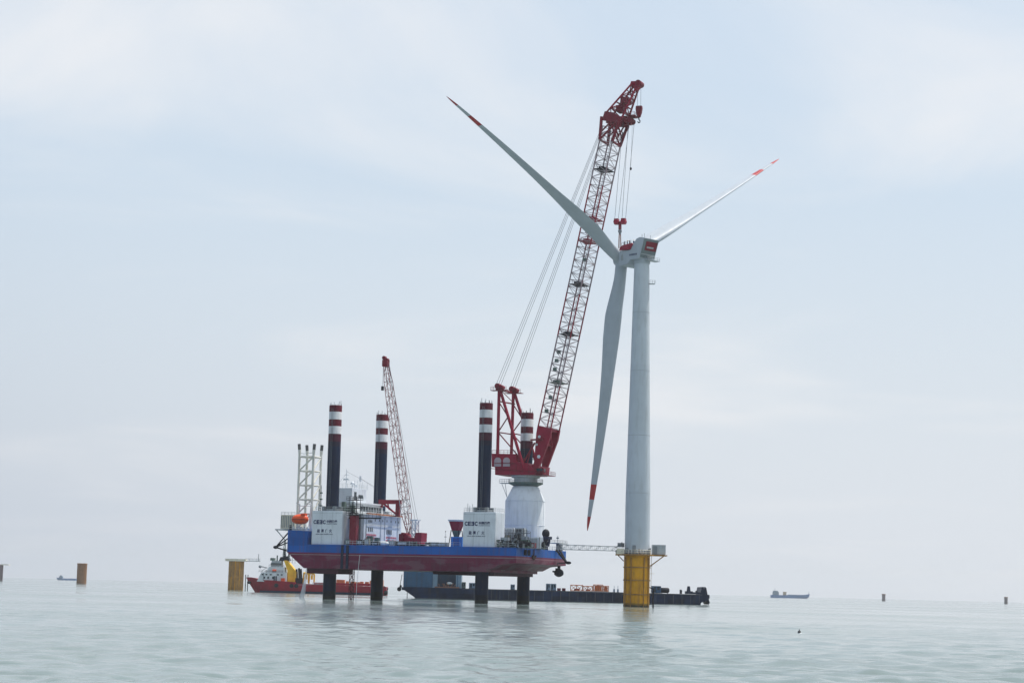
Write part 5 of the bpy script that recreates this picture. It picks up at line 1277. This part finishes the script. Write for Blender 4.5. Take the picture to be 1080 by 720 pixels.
truss_cage(625, 634.5, 2.5, 'filled bright orange frame on the barge left of the yellow foundation', True)
truss_cage(635, 640.5, 2.1, 'short rusty orange frame at the right end of the orange cargo', True)
def cab(px, w_, h_, m_, label, name='deck_cabin', cat='cabin', grp=None):
    t = on_barge(name, label, cat, px)
    MB().box((-w_/2, -1.3, .15), (w_/2, 1.3, h_)).build('body', m_, t, bevel=.06); b = MB()
    b.box((-w_*.32, -1.34, .4), (-w_*.05, -1.303, h_-.3)); b.box((w_*.08, -1.34, h_*.45), (w_*.36, -1.303, h_-.35)); b.build('door_and_window', GLASS, t)
    MB().box((-w_/2, -1.1, 0), (w_/2, -.8, .15)).box((-w_/2, .8, 0), (w_/2, 1.1, .15)).build('skid', DARK, t)
    if grp: t['group'] = grp
    return t
cab(577.3, 1.5, 2.5, PALEB, 'left half of the pair of pale blue cabins on the barge', grp='pale blue cabins on the barge')
cab(582.8, 2.1, 2.5, PALEB, 'right and wider one of the pair of pale blue cabins on the barge', grp='pale blue cabins on the barge')
cab(588.8, 1.3, .95, DKRED, 'low dark red box on the barge just right of the pale blue cabins', 'deck_box', 'box')
cab(593.8, 1.3, 1.0, DKRED, 'low dark red box on the barge nearest the open orange frame', 'deck_box', 'box')
cab(540.3, 1.6, 1.9, PALEB, 'blue cabin on the barge between the two right legs of the jack-up')
cab(489, 1.5, 2.3, GREEN, 'dark green locker on the barge beside the blue deckhouse', 'locker', 'locker')
cab(498, 2.4, 2.1, PALEB, 'squat blue cabin on the barge just left of the near right leg')
cab(690.5, 3.4, 2.6, BLUEG, 'blue grey cabin on the barge just right of the yellow foundation')
t = on_barge('fuel_tank', 'dark rounded tank on the barge right of the blue grey cabin', 'tank', 699.5)
b = MB(); 
for k in range(1): b.rings([[(x, 1.2*s_*math.cos(a), 1.1+1.0*s_*math.sin(a)) for a in [2*math.pi*i/14 for i in range(14)]] for x, s_ in ((-1.7, .5), (-1.4, .9), (-1, 1), (1, 1), (1.4, .9), (1.7, .5))])
b.build('shell', DARK, t, True); MB().box((-1.2, -.9, 0), (-.9, .9, .6)).box((.9, -.9, 0), (1.2, .9, .6)).build('saddle', DARK, t)
t = on_barge('scrap_pile', 'heap of rusty steel and a white tarpaulin before the dark blue barge bay', 'steel heap', 472, -10.5)
b = MB()
for k in range(14): x = random.uniform(-4.5, 4.5); b.tube((x, random.uniform(-.8, .8), .2), (x+random.uniform(-1.5, 1.5), random.uniform(-.8, .8), random.uniform(.5, 2.0)), .16, 6)
b.box((-4.5, -.9, 0), (4.5, .9, .5)); b.build('steel_offcuts', mat('rusty_offcuts', (.22, .12, .09), .8), t); MB().ball((.8, 0, 1.7), 1, (1.2, .7, .45)).build('tarpaulin', WHITE, t, True)
t = on_barge('bollard', 'short bollard on the barge deck right of the dark tank', 'bollard', 716, -9); MB().tube((0, 0, 0), (0, 0, 1.0), .3, 10).tube((0, 0, .9), (0, 0, 1.15), .42, 10).build('post', DARK, t)
for px, lab in ((646.5, 'thin grey pole on the barge left of the yellow foundation, left one'), (650.5, 'thin grey pole on the barge closest to the yellow foundation on its left')):
    t = on_barge('light_pole', lab, 'pole', px); MB().tube((0, 0, 0), (0, 0, 2.3), .08, 6).build('pole', PALEB, t); MB().box((-.3, -.2, 0), (.3, .2, 1.1)).build('base_box', PALEB, t)

# small float in the water on the right
fp = G(843, 220)
t = thing('float_buoy', 'tiny black and white float bobbing alone in the water at right', 'buoy', fp)
MB().ball((0, 0, .12), .19, (1, 1, .8)).build('float', DARK, t, True); MB().ball((.05, 0, -.02), .24, (1.1, 1, .4)).build('skirt', WHITE, t, True); MB().tube((0, 0, .2), (0, 0, .42), .05, 6).build('stem', DARK, t)
